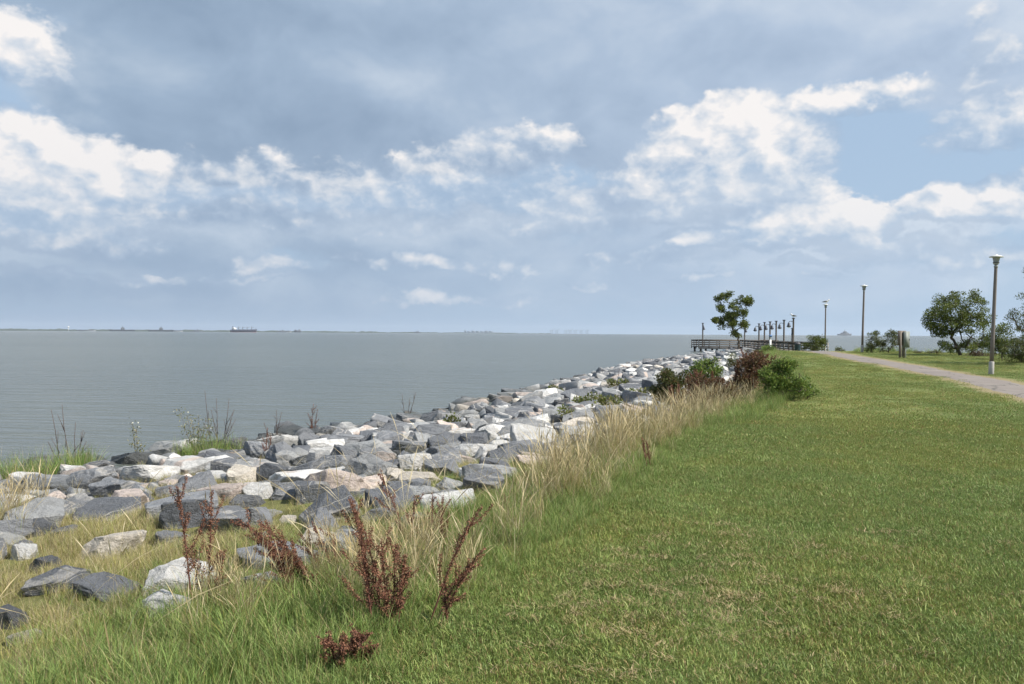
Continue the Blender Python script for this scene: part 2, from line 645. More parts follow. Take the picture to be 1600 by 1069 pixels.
def asphalt_mat():
    m, N, b = new_mat('worn_asphalt')
    g = N.node('ShaderNodeNewGeometry')
    p = g.outputs['Position']
    f = N.noise(p, 40, 4, 0.7).outputs[0]
    s = N.noise(p, 1.1, 5, 0.6).outputs[0]
    c = N.ramp(f, [(0.3, (0.15, 0.126, 0.11)), (0.7, (0.24, 0.205, 0.178))])
    c = N.mix(N.ss(s, 0.45, 0.7, 0, 0.6), c, (0.25, 0.22, 0.19))
    vo = N.node('ShaderNodeTexVoronoi', feature='DISTANCE_TO_EDGE')
    N.put(vo.inputs['Vector'], N.vm('ADD', p, N.noise(p, 1.5, 3).outputs['Color']))
    vo.inputs['Scale'].default_value = 0.35
    c = N.mix(N.ss(vo.outputs['Distance'], 0.004, 0.016, 0.75, 0), c, (0.08, 0.075, 0.06))
    N.put(b.inputs['Base Color'], c)
    b.inputs['Roughness'].default_value = 0.9
    return m


def water_mat():
    m, N, b = new_mat('bay_water')
    g = N.node('ShaderNodeNewGeometry')
    p = g.outputs['Position']
    big = N.noise(N.vm('MULTIPLY', p, (0.012, 0.03, 1)), 1.0, 4, 0.6).outputs[0]
    N.put(b.inputs['Base Color'], N.mix(big, (0.078, 0.090, 0.080), (0.125, 0.136, 0.120)))
    b.inputs['Roughness'].default_value = 0.22
    b.inputs['IOR'].default_value = 1.33
    b.inputs['Specular IOR Level'].default_value = 0.30
    q = N.node('ShaderNodeMapping')
    q.inputs['Rotation'].default_value = (0, 0, R(8))
    N.put(q.inputs['Vector'], p)
    w1 = N.noise(N.vm('MULTIPLY', q.outputs[0], (0.22, 1.7, 1)), 1.0, 4, 0.60, 0.5).outputs[0]
    w2 = N.noise(N.vm('MULTIPLY', q.outputs[0], (1.6, 5.0, 1)), 1.0, 3, 0.6, 0.3).outputs[0]
    w3 = N.noise(N.vm('MULTIPLY', q.outputs[0], (0.05, 0.20, 1)), 1.0, 3, 0.55).outputs[0]
    h = N.m('ADD', N.m('MULTIPLY', w1, 0.95), N.m('ADD', N.m('MULTIPLY', w2, 0.07), N.m('MULTIPLY', w3, 0.6)))
    bn = N.node('ShaderNodeBump')
    bn.inputs['Strength'].default_value = 0.55
    bn.inputs['Distance'].default_value = 0.6
    N.put(bn.inputs['Height'], h)
    N.put(b.inputs['Normal'], bn.outputs[0])
    return m


def rock_mat(name, from_attr):
    m, N, b = new_mat(name)
    if from_attr:
        a = N.node('ShaderNodeAttribute', attribute_name='col')
        base = a.outputs['Color']
        g = N.node('ShaderNodeNewGeometry')
        p = g.outputs['Position']
        rnd = N.noise(p, 0.8, 0).outputs[0]
    else:
        oi = N.node('ShaderNodeObjectInfo')
        base = oi.outputs['Color']
        rnd = oi.outputs['Random']
        tc = N.node('ShaderNodeTexCoord')
        r = N.m('MULTIPLY', rnd, 57.0)
        p = N.vm('ADD', N.vm('MULTIPLY', tc.outputs['Object'], (0.62, 0.62, 0.62)), N.xyz(r, N.m('MULTIPLY', r, 0.7), N.m('MULTIPLY', r, -0.4)))
        g = N.node('ShaderNodeNewGeometry')
    spk = N.noise(p, 48.0, 3, 0.7).outputs[0]
    mot = N.noise(p, 4.5, 6, 0.62, 0.4).outputs[0]
    v = N.m('ADD', N.m('MULTIPLY_ADD', N.m('SUBTRACT', spk, 0.5), 0.75, 1.0), N.m('MULTIPLY', N.m('SUBTRACT', mot, 0.5), 0.9))
    col = N.mix(1.0, base, N.xyz(v, v, v), 'MULTIPLY')
    # bands and veins of pale quartz
    st = N.vm('MULTIPLY', p, (1.0, 0.45, 2.2))
    vn = N.noise(st, 0.9, 3, 0.42, 0.25).outputs[0]
    vein = N.ss(N.m('ABSOLUTE', N.m('SUBTRACT', vn, 0.50)), 0.003, 0.012, 1, 0)
    band = N.ss(N.m('ABSOLUTE', N.m('SUBTRACT', vn, 0.60)), 0.015, 0.035, 1, 0)
    has = N.ss(N.m('FRACT', N.m('MULTIPLY', rnd, 7.31)), 0.40, 0.48)
    col = N.mix(N.m('MULTIPLY', N.m('MULTIPLY', N.m('MAXIMUM', vein, N.m('MULTIPLY', band, 0.7)), has), N.ss(mot, 0.3, 0.6, 0.35, 0.85)), col, (0.42, 0.40, 0.37))
    pk = N.ss(N.noise(p, 1.1, 3, 0.5).outputs[0], 0.58, 0.66)
    col = N.mix(N.m('MULTIPLY', N.m('MULTIPLY', pk, N.ss(N.m('FRACT', N.m('MULTIPLY', rnd, 3.77)), 0.72, 0.78)), 0.8), col, (0.50, 0.40, 0.335))
    stain = N.ss(N.noise(N.vm('ADD', p, (9, 3, 1)), 2.3, 5, 0.65, 0.5).outputs[0], 0.52, 0.68)
    col = N.mix(N.m('MULTIPLY', stain, 0.38), col, N.mix(1.0, col, (0.52, 0.50, 0.46), 'MULTIPLY'))
    lich = N.ss(N.noise(N.vm('ADD', p, (2, 7, 5)), 6.0, 5, 0.7).outputs[0], 0.60, 0.70)
    col = N.mix(N.m('MULTIPLY', lich, 0.25), col, (0.27, 0.25, 0.16))
    z = N.sep(g.outputs['Position'])[2]
    wet = N.ss(N.m('ADD', z, N.m('MULTIPLY', mot, 0.2)), -0.74, -0.52, 1, 0)
    col = N.mix(N.m('MULTIPLY', wet, 0.7), col, (0.035, 0.037, 0.03))
    N.put(b.inputs['Base Color'], col)
    N.put(b.inputs['Roughness'], N.m('MULTIPLY_ADD', wet, -0.45, 0.85))
    b.inputs['Specular IOR Level'].default_value = 0.3
    bn = N.node('ShaderNodeBump')
    bn.inputs['Strength'].default_value = 0.9
    bn.inputs['Distance'].default_value = 0.05
    N.put(bn.inputs['Height'], N.m('ADD', N.m('ADD', mot, N.m('MULTIPLY', spk, 0.28)), N.m('MULTIPLY', N.noise(p, 13.0, 4, 0.65).outputs[0], 0.6)))
    N.put(b.inputs['Normal'], bn.outputs[0])
    return m


def wood_mat(name, col, rough=0.8):
    m, N, b = new_mat(name)
    tc = N.node('ShaderNodeTexCoord')
    n = N.noise(N.vm('MULTIPLY', tc.outputs['Object'], (3, 3, 0.8)), 3.0, 6, 0.65).outputs[0]
    v = N.m('MULTIPLY_ADD', N.m('SUBTRACT', n, 0.5), 0.9, 1.0)
    N.put(b.inputs['Base Color'], N.mix(1.0, col, N.xyz(v, v, v), 'MULTIPLY'))
    b.inputs['Roughness'].default_value = rough
    return m


M = {
    'ground': ground_mat(), 'asphalt': asphalt_mat(), 'water': water_mat(), 'rock': rock_mat('armour_rock', False), 'rock_far': rock_mat('armour_rock_far', True),
    'lawn': leaf_mat('lawn_blades', 0.25, 0.5, True), 'blade': leaf_mat('grass_blades', 0.3, 0.6), 'leaf': leaf_mat('leaves', 0.35, 0.5), 'seed': leaf_mat('dock_seed', 0.12, 0.7),
    'bark': plain('bark', (0.105, 0.085, 0.068), 0.9, 0.45, 14, bump=0.6), 'twig': plain('twig', (0.085, 0.06, 0.05), 0.9, 0.3, 20), 'stem_red': plain('dock_stem', (0.115, 0.045, 0.03), 0.8, 0.3, 20),
    'lamp_post': plain('weathered_post', (0.185, 0.158, 0.145), 0.75, 0.25, 3.0, bump=0.3), 'lamp_base': plain('concrete_grey', (0.40, 0.38, 0.35), 0.9, 0.2, 6), 'lamp_cap': plain('pale_cap', (0.62, 0.62, 0.60), 0.5, 0.1, 6),
    'lamp_body': plain('lamp_housing', (0.30, 0.31, 0.31), 0.55, 0.15, 6), 'iron': plain('dark_iron', (0.055, 0.055, 0.06), 0.55, 0.2, 6), 'bell': plain('bell_shade', (0.045, 0.05, 0.065), 0.45, 0.15, 6),
    'pier_wood': wood_mat('pier_timber', (0.155, 0.128, 0.105)), 'pier_dark': wood_mat('pier_timber_dark', (0.085, 0.072, 0.06)), 'pier_pale': wood_mat('pier_timber_pale', (0.33, 0.30, 0.27)),
    'white': plain('white_paint', (0.74, 0.74, 0.72), 0.5, 0.06, 5), 'blue_sign': plain('blue_sign', (0.08, 0.16, 0.34), 0.5, 0.1, 5), 'teal': plain('teal_bin', (0.016, 0.04, 0.048), 0.5, 0.15, 4),
    'grey_box': plain('grey_metal_box', (0.21, 0.23, 0.215), 0.55, 0.12, 4), 'gull_white': plain('white_feather', (0.75, 0.75, 0.74), 0.7, 0.05, 20), 'gull_grey': plain('grey_feather', (0.16, 0.17, 0.19), 0.7, 0.1, 20), 'gull_bill': plain('yellow_bill', (0.6, 0.38, 0.06), 0.5, 0.05, 20),
    'hull_dark': plain('hull_navy', (0.03, 0.035, 0.06), 0.6, 0.2, 0.05), 'hull_red': plain('hull_red', (0.22, 0.05, 0.05), 0.6, 0.2, 0.05), 'ship_grey': plain('ship_grey', (0.055, 0.062, 0.075), 0.6, 0.15, 0.03), 'ship_white': plain('ship_white', (0.72, 0.72, 0.72), 0.5, 0.05, 0.05),
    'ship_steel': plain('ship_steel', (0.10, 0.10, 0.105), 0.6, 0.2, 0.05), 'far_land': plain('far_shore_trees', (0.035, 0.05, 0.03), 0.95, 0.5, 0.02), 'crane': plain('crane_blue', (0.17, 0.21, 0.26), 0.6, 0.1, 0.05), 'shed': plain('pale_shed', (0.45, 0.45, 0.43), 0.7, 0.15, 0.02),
    'petal': plain('white_petal', (0.75, 0.75, 0.70), 0.6, 0.05, 30),
}

# ---------------------------------------------------------------- ground, water, path
def axis(segs):
    out = []
    for a, b, st in segs:
        out += list(np.arange(a, b, st))
    out.append(segs[-1][1])
    return np.array(out)


gx = axis([(-62, -18, 2.2), (-18, 34, 0.36), (34, 52, 0.9), (52, 134, 4)])
gy = axis([(-60, -4, 3), (-4, 46, 0.36), (46, 100, 0.7), (100, 122, 2.0)])
GX, GY = np.meshgrid(gx, gy)
V = np.stack([GX, GY, tz(GX, GY)], -1).reshape(-1, 3)
nx, ny = len(gx), len(gy)
i = (np.arange(ny - 1)[:, None] * nx + np.arange(nx - 1)[None]).ravel()
T = np.concatenate([np.stack([i, i + 1, i + nx + 1], 1), np.stack([i, i + nx + 1, i + nx], 1)])
bank = edge_t(V[:, 0], V[:, 1]).astype(np.float32)
rr = (V[:, 0] - np.interp(V[:, 1], R_Y, R_X)) / 6.0
bank = np.maximum(bank, np.clip(rr, -1, 2))
pedge = np.where((V[:, 1] > 1) & (V[:, 1] < 84), path_dist(V[:, 0], V[:, 1]), 9.0)
me = np_mesh('ground', V, T, M['ground'], True, {'bank': np.clip(bank, -1, 2), 'path_edge': np.clip(pedge, 0, 9)})
tag(link(bpy.data.objects.new('ground', me)), 'mown green lawn and stony bank of the point', kind='structure')

FAR = 12000.0
wx = np.array([-FAR, -2000, -300, -60, 0, 60, 300, 2000, FAR])
WX, WY = np.meshgrid(wx, wx)
V = np.stack([WX, WY, np.full(WX.shape, WATER_Z)], -1).reshape(-1, 3)
n = len(wx)
i = (np.arange(n - 1)[:, None] * n + np.arange(n - 1)[None]).ravel()
T = np.concatenate([np.stack([i, i + 1, i + n + 1], 1), np.stack([i, i + n + 1, i + n], 1)])
tag(link(bpy.data.objects.new('water', np_mesh('water', V, T, M['water'], True))), 'grey green bay water with small ripples', kind='structure')

pa = np.array(PATH)
ys = np.arange(2.0, 83.0, 0.3)
xs = np.interp(ys, pa[:, 1], pa[:, 0])
k = np.ones(15) / 15
xs = np.concatenate([xs[:7], np.convolve(xs, k, 'valid'), xs[-7:]])
V, T = [], []
for j, (x, y) in enumerate(zip(xs, ys)):
    hw = PATH_W / 2 / 0.94
    wl, wr = hw + random.uniform(-0.07, 0.07), hw + random.uniform(-0.07, 0.07)
    for q, f in enumerate(np.linspace(-1, 1, 7)):
        X = x + (f * wl if f < 0 else f * wr)
        V.append((X, y, tzf(X, y) + (0.022 if abs(f) < 0.99 else -0.01)))
    if j:
        o = j * 7
        for q in range(6):
            T += [(o - 7 + q, o - 6 + q, o + 1 + q), (o - 7 + q, o + 1 + q, o + q)]
tag(link(bpy.data.objects.new('path', np_mesh('path', V, T, M['asphalt'], True))), 'grey asphalt footpath running to the pier', kind='structure')
# ============================================================ ROCKS
import bmesh


def rock_mesh(seed, detail):
    """broken angular stone about 2 units across: a block cut by random planes, edges worn"""
    rs = random.Random(seed)
    bm = bmesh.new()
    bmesh.ops.create_cube(bm, size=2.0)
    for v in bm.verts:
        v.co = Vector((v.co.x * rs.uniform(0.9, 1.1), v.co.y * rs.uniform(0.85, 1.1), v.co.z * rs.uniform(0.85, 1.1)))
    for _ in range(rs.randint(8, 12)):
        n = Vector((rs.gauss(0, 1), rs.gauss(0, 1), rs.gauss(0, 0.9))).normalized()
        d = rs.uniform(0.66, 1.0)
        bmesh.ops.bisect_plane(bm, geom=bm.verts[:] + bm.edges[:] + bm.faces[:], plane_co=n * d, plane_no=n, clear_outer=True)
        ed = [e for e in bm.edges if len(e.link_faces) == 1]
        if ed:
            bmesh.ops.holes_fill(bm, edges=ed, sides=0)
    bmesh.ops.remove_doubles(bm, verts=bm.verts[:], dist=0.05)
    bmesh.ops.dissolve_degenerate(bm, edges=bm.edges[:], dist=0.02)
    bmesh.ops.bevel(bm, geom=bm.edges[:] + bm.verts[:], offset=0.05, segments=1, affect='EDGES', clamp_overlap=True)
    bmesh.ops.triangulate(bm, faces=bm.faces[:])
    if detail:
        for _ in range(detail):
            lim = 0.34 if _ == 0 else 0.2
            bmesh.ops.subdivide_edges(bm, edges=[e for e in bm.edges if e.calc_length() > lim], cuts=1, use_grid_fill=True)
            bmesh.ops.triangulate(bm, faces=bm.faces[:])
        for v in bm.verts:
            c = v.co + Vector((seed * 3.1, 0, 0))
            n = mnoise.noise(c * 1.6) * 0.09 + mnoise.noise(c * 4.0) * 0.06 + mnoise.noise(c * 9.0) * 0.028
            v.co += v.co.normalized() * n
    bmesh.ops.recalc_face_normals(bm, faces=bm.faces[:])
    me = bpy.data.meshes.new('boulder')
    bm.to_mesh(me)
    bm.free()
    me.materials.append(M['rock'])
    # scale to a box of 2 x 2 x 2
    co = np.empty(len(me.vertices) * 3, np.float32)
    me.vertices.foreach_get('co', co)
    co = co.reshape(-1, 3)
    lo, hi = co.min(0), co.max(0)
    co = (co - (lo + hi) / 2) / ((hi - lo) / 2)
    me.vertices.foreach_set('co', co.ravel())
    me.update()
    return me


ROCKS = [rock_mesh(100 + s, 2) for s in range(26)]
ROCKS_LOW = []
for s in range(14):
    me = rock_mesh(400 + s, 0)
    me.calc_loop_triangles()
    co = np.empty(len(me.vertices) * 3, np.float32)
    me.vertices.foreach_get('co', co)
    tr = np.empty(len(me.loop_triangles) * 3, np.int32)
    me.loop_triangles.foreach_get('vertices', tr)
    ROCKS_LOW.append((co.reshape(-1, 3).copy(), tr.reshape(-1, 3).copy()))
    bpy.data.meshes.remove(me)

RC = {'dark grey': (0.120, 0.126, 0.137), 'grey': (0.185, 0.191, 0.201), 'mid grey': (0.185, 0.191, 0.201), 'pale grey': (0.26, 0.263, 0.262), 'white': (0.53, 0.52, 0.50), 'cream': (0.47, 0.425, 0.365), 'pink': (0.48, 0.405, 0.36)}
# centre x, centre y, width, height in the photograph, colour, words that single it out, short name for its neighbours (or None)
HERO = [
    (175, 764, 78, 40, 'grey', 'striped grey boulder with a white top edge behind the slanted pink boulder', 'the striped boulder'),
    (190, 786, 82, 44, 'pink', 'slanted pink and white boulder resting on a dark slab', 'the slanted pink boulder'),
    (218, 742, 84, 36, 'white', 'long whitish boulder with a notched top seaward of the striped boulder', 'the long notched white boulder'),
    (160, 804, 108, 34, 'dark grey', 'dark slab under the slanted pink boulder', "the slanted pink boulder's slab"),
    (173, 854, 88, 44, 'cream', 'cream pink boulder alone in yellow grass', 'the lone cream boulder'),
    (33, 864, 38, 30, 'white', 'small white boulder beside the veined dark stone in the grass', None),
    (67, 884, 50, 36, 'dark grey', 'dark stone with white veins beside the small white boulder', None),
    (95, 908, 98, 34, 'dark grey', 'long low dark slab in the grass below the veined stone', 'the long low dark slab'),
    (165, 922, 86, 34, 'dark grey', 'dark flat slab touching the end of the long low one', None),
    (283, 900, 112, 60, 'white', 'big white block with a grey patch behind twin dock stalks', 'the big white block'),
    (256, 945, 84, 38, 'white', 'broad whitish boulder at the foot of the big white block', None),
    (15, 966, 50, 44, 'dark grey', 'dark boulder half hidden by grass at the picture corner', None),
    (38, 998, 52, 24, 'cream', 'low creamy stone sunk in grass below the dark corner boulder', None),
    (62, 733, 80, 28, 'grey', 'flat grey slab by the tall grass at the waterline', 'the flat slab by the tall grass'),
    (72, 756, 84, 34, 'grey', 'grey boulder just landward of the flat slab by the tall grass', None),
    (130, 748, 66, 40, 'grey', 'blocky grey boulder between the flat slab and the striped boulder', None),
    (88, 779, 42, 22, 'pink', 'small pinkish stone in front of the flat grey slabs', None),
    (60, 825, 60, 34, 'dark grey', 'dark stone crossed by one white line near the tall grass tuft', 'the white-lined dark stone'),
    (97, 830, 36, 24, 'grey', 'small rounded grey stone touching the white-lined dark stone', None),
    (285, 803, 84, 56, 'dark grey', 'large dark boulder behind the twin dock stalks', "the twin stalks' dark boulder"),
    (346, 818, 84, 48, 'grey', 'broad grey boulder behind the right twin dock stalk', None),
    (386, 783, 50, 24, 'grey', 'flat grey slab lying in bright green grass', 'the slab in bright grass'),
    (256, 768, 27, 22, 'grey', 'small upright grey stone in the grass behind the dark boulder', None),
    (266, 842, 56, 26, 'grey', 'low grey stone between the lone cream boulder and the twin stalks', None),
    (189, 712, 36, 22, 'dark grey', 'small dark waterline stone with a white cap', 'the white-capped waterline stone'),
    (205, 722, 64, 28, 'dark grey', 'dark boulder with a pale end beside the white-capped waterline stone', None),
    (266, 704, 78, 34, 'white', 'white ridged boulder beside the flowering weed', 'the white ridged boulder'),
    (282, 732, 84, 36, 'white', 'broad white boulder below the white ridged one', 'the broad white boulder'),
    (352, 728, 38, 30, 'dark grey', 'square dark stone beside the yellow veined one', None),
    (374, 744, 50, 32, 'cream', 'cream veined boulder with yellowish lichen', 'the lichen boulder'),
    (398, 742, 36, 28, 'dark grey', 'dark stone ringed by a white vein beside the lichen boulder', None),
    (397, 704, 40, 36, 'grey', 'upright grey boulder beside the thin dock stalk on the rocks', None),
    (420, 740, 52, 42, 'dark grey', 'smooth dark boulder below the thin dock stalk', 'the smooth dark boulder'),
    (452, 716, 42, 32, 'pale grey', 'white and grey blotched boulder next to the thin dock stalk', None),
    (508, 695, 58, 28, 'white', 'pointed whitish boulder with a pink foot', 'the pointed whitish boulder'),
    (436, 692, 70, 30, 'white', 'white streaked boulder behind the thin dock stalk', None),
    (598, 716, 38, 26, 'pink', 'pale orange boulder among grey ones in short grass', 'the pale orange boulder'),
    (490, 768, 60, 42, 'dark grey', 'blackish angular block at the edge of the grass', 'the blackish block'),
    (575, 757, 52, 32, 'pink', 'boulder half pink half grey near the middle of the bank', 'the half pink boulder'),
    (656, 748, 64, 22, 'cream', 'low rounded cream boulder with a smooth top', 'the low cream boulder'),
    (700, 788, 84, 38, 'white', 'large white boulder behind the curled dock stalk', 'the large white boulder'),
    (520, 722, 50, 28, 'grey', 'tilted grey boulder below the pointed whitish one', None),
    (450, 770, 54, 26, 'grey', 'flat grey slab between the blackish block and the slab in bright grass', None),
    (440, 868, 130, 40, 'grey', 'long grey slab behind the leaning red dock', "the leaning dock's long slab"),
    (408, 914, 62, 40, 'pale grey', 'pale grey stone in the grass under the leaning red dock', None),
    (450, 814, 28, 18, 'cream', 'small pale stone in green grass above the leaning dock', None),
    (690, 733, 62, 26, 'grey', 'broad grey boulder seaward of the low cream one', None),
    (729, 720, 38, 20, 'cream', 'cream topped boulder near the straw grass edge', 'the cream topped boulder'),
    (838, 721, 66, 16, 'pink', 'long flat pinkish slab at the edge of the straw grass', 'the flat pink slab'),
    (558, 666, 14, 9, 'white', 'small square bright white stone near the water', 'the small square white stone'),
    (500, 664, 32, 16, 'pink', 'pinkish stone beside the dock stalk at the waterline', None),
    (782, 627, 40, 16, 'pink', 'pink boulder in the row along the water', 'the pink waterline boulder'),
    (878, 632, 26, 22, 'dark grey', 'pointed dark stone standing upright among flat ones', 'the upright pointed stone'),
    (872, 657, 22, 22, 'dark grey', 'triangular dark stone landward of the upright pointed stone', None),
    (720, 676, 46, 18, 'white', 'white cracked slab in the middle of the bank', 'the white cracked slab'),
    (738, 653, 28, 13, 'white', 'white flat stone seaward of the white cracked slab', None),
    (540, 690, 60, 26, 'grey', 'wide grey boulder landward of the small square white stone', None),
    (640, 700, 60, 30, 'grey', 'wide dark-edged grey boulder near the middle of the bank', 'the wide grey boulder'),
    (590, 808, 56, 34, 'grey', 'grey boulder seen through the red dock stalks', None),
    (640, 815, 60, 34, 'grey', 'broad grey boulder next to the large white one behind the docks', None),
]
rock_list = []      # dict(x,y,z,r,sc,colour,hero)
for (px, py, w, h, cn, lab, ref) in HERO:
    p = shore_spot(px, py + 0.32 * h, 0.99)
    D = p.y
    wm, hm = w * D / FPX, h * D / FPX
    rock_list.append(dict(x=p.x, y=p.y + wm * 0.18, z=max(tzf(p.x, p.y), WATER_Z - 0.02), sc=(wm * 0.54, wm * 0.42, max(hm * 0.62, wm * 0.17)), r=wm * 0.5, colour=cn, label=lab, ref=ref, hero=True, px=px, pyc=py, h=h, w=w, rz=random.uniform(-0.35, 0.35)))

cells = {}


def near_ok(x, y, r, tight):
    cx, cy = int(x // 2), int(y // 2)
    for i in (-1, 0, 1):
        for j in (-1, 0, 1):
            for (a, b, q) in cells.get((cx + i, cy + j), ()):
                if (a - x) ** 2 + (b - y) ** 2 < (tight * (q + r)) ** 2:
                    return False
    return True


def put_cell(x, y, r):
    cells.setdefault((int(x // 2), int(y // 2)), []).append((x, y, r))


for k in rock_list:
    put_cell(k['x'], k['y'], k['r'] * 0.9)
rs = random.Random(21)
fill = []
for rad_lo, rad_hi, tries, tight in ((0.42, 0.58, 1300, 0.86), (0.32, 0.43, 8000, 0.80), (0.21, 0.32, 14000, 0.76), (0.13, 0.21, 12000, 0.76)):
    for _ in range(tries):
        u_ = rs.random()
        y = rs.uniform(6, 104) if u_ < 0.46 else (rs.uniform(7.5, 40) if u_ < 0.92 else rs.uniform(3, 9))
        t = rs.uniform(0.12, 1.07)
        l, w = np.interp(y, L_Y, L_X), np.interp(y, W_Y, W_X)
        x = l + (w - l) * t
        # the verge and the grassy near part of the bank hold few stones
        lim = float(np.interp(y, [0, 6, 8, 10, 13, 17, 24, 40, 60], [0.85, 0.62, 0.50, 0.42, 0.36, 0.34, 0.30, 0.24, 0.20]))
        qx0 = 800 + x / max(y, 1) * FPX
        if y < 17:
            lim = min(lim, float(np.interp(qx0, [240, 360, 430, 600], [lim, lim * 0.8, 0.22, 0.17])))
        lim += 0.06 * math.sin(x * 1.1 + 0.5 * y)
        if t < lim and not (t > lim - 0.16 and rs.random() < 0.22):
            continue
        r = rs.uniform(rad_lo, rad_hi) * 0.86
        if x / max(y, 1) < -1.9:
            continue
        if y < 20 and r > 0.40:
            continue
        if not near_ok(x, y, r, tight):
            continue
        qx, qy, dep = to_px((x, y, tzf(x, y) + 0.2 * r))
        qw = 2 * r * FPX / dep
        if any(k['y'] > y - 0.2 and abs(k['px'] - qx) < 0.40 * (qw + k['w']) and abs(k['pyc'] - qy) < 0.34 * (0.6 * qw + k['h']) for k in rock_list):
            continue
        put_cell(x, y, r)
        cn = rs.choices(['dark grey', 'grey', 'pale grey', 'white', 'pink', 'cream'], [20, 31, 21, 20, 5, 3])[0]
        if y > 35:
            cn = rs.choices(['dark grey', 'grey', 'pale grey', 'white', 'pink', 'cream'], [20, 30, 22, 20, 5, 3])[0]
        flat = rs.uniform(0.38, 0.72)
        z = tzf(x, y) + r * flat * 0.22
        fill.append(dict(x=x, y=y, z=z, r=r, sc=(r * rs.uniform(0.98, 1.25), r * rs.uniform(0.75, 1.0), r * flat * 1.1), colour=cn, hero=False, rz=rs.uniform(0, 6.28)))
for k in fill:
    k['px'], k['py'], dep = to_px((k['x'], k['y'], k['z']))
    k['w'] = 2 * k['r'] * FPX / dep
    k['show'] = k['w'] if -20 < k['px'] < 1620 and k['py'] < 1080 else 0
fill.sort(key=lambda k: -k['show'])
N_SINGLE = 300 - len(rock_list)
single, rest_rocks = fill[:N_SINGLE], fill[N_SINGLE:]

# labels of the unnamed stones: colour and shape, and where it lies from the nearest stone one can find
refs = [k for k in rock_list if k['ref']]
for k in rock_list:
    k['py'] = to_px((k['x'], k['y'], k['z']))[1]
ORD = ['nearest', 'second', 'third', 'fourth', 'fifth', 'sixth', 'seventh', 'eighth', 'ninth', 'tenth', 'eleventh', 'twelfth', 'thirteenth', 'fourteenth', 'fifteenth', 'sixteenth', 'seventeenth', 'eighteenth', 'nineteenth', 'twentieth']
bins = {}
for k in single:
    sh = k['sc'][2] / k['r']
    shape = 'flat' if sh < 0.52 else ('blocky' if sh > 0.68 else 'angular')
    best = min(refs, key=lambda q: (q['x'] - k['x']) ** 2 + (q['y'] - k['y']) ** 2)
    dx_, dy_ = k['x'] - best['x'], k['y'] - best['y']
    al, sea = dx_ * 0.33 + dy_ * 0.94, -dx_ * 0.94 + dy_ * 0.33
    rel = ('on the pier side of' if al > 0 else 'on the near side of') if abs(al) > abs(sea) else ('seaward of' if sea > 0 else 'landward of')
    k['cn2'] = 'mid grey' if k['colour'] == 'grey' else k['colour']
    key = f"{k['cn2']} {shape} boulder {rel} {best['ref']}"
    bins.setdefault(key, []).append((math.hypot(dx_, dy_), k))
for key, lst in bins.items():
    lst.sort(key=lambda q: q[0])
    for j, (_, k) in enumerate(lst):
        k['label'] = (ORD[min(j, 19)] + ' ' if len(lst) > 1 else '') + key

for j, k in enumerate(rock_list + single):
    o = bpy.data.objects.new('boulder', ROCKS[(j * 7 + 3) % len(ROCKS)])
    rs2 = random.Random(j + 900)
    o.location = (k['x'], k['y'], k['z'] + (0.10 * k['sc'][2] if k['hero'] else 0))
    tl = 0.16 if k['hero'] else 0.34
    o.rotation_euler = (rs2.uniform(-tl, tl), rs2.uniform(-tl, tl), k['rz'] + (rs2.choice((0, math.pi)) if k['hero'] else 0))
    o.scale = k['sc']
    c = RC[k['colour']]
    f = rs2.uniform(0.82, 1.22)
    o.color = (c[0] * f, c[1] * f, c[2] * f, 1)
    link(o)
    tag(o, k['label'], 'boulder', 'boulders of the stone bank')

Vs, Ts, Cs, nv = [], [], [], 0
for j, k in enumerate(rest_rocks):
    co, tr = ROCKS_LOW[j % len(ROCKS_LOW)]
    rs2 = random.Random(j + 5000)
    mt = Matrix.Rotation(k['rz'], 3, 'Z') @ Matrix.Rotation(rs2.uniform(-0.35, 0.35), 3, 'X') @ Matrix.Rotation(rs2.uniform(-0.35, 0.35), 3, 'Y') @ Matrix.Diagonal(k['sc'])
    v = co @ np.array(mt).T + np.array((k['x'], k['y'], k['z']))
    Vs.append(v)
    Ts.append(tr + nv)
    nv += len(v)
    Cs.append(np.tile(np.array(RC[k['colour']]) * rs2.uniform(0.8, 1.25), (len(v), 1)))
if Vs:
    me = np_mesh('riprap', np.concatenate(Vs), np.concatenate(Ts), M['rock_far'], False, {'col': np.concatenate(Cs)})
    tag(link(bpy.data.objects.new('riprap', me)), 'mass of grey and white stones along the bank', 'stones', kind='stuff')
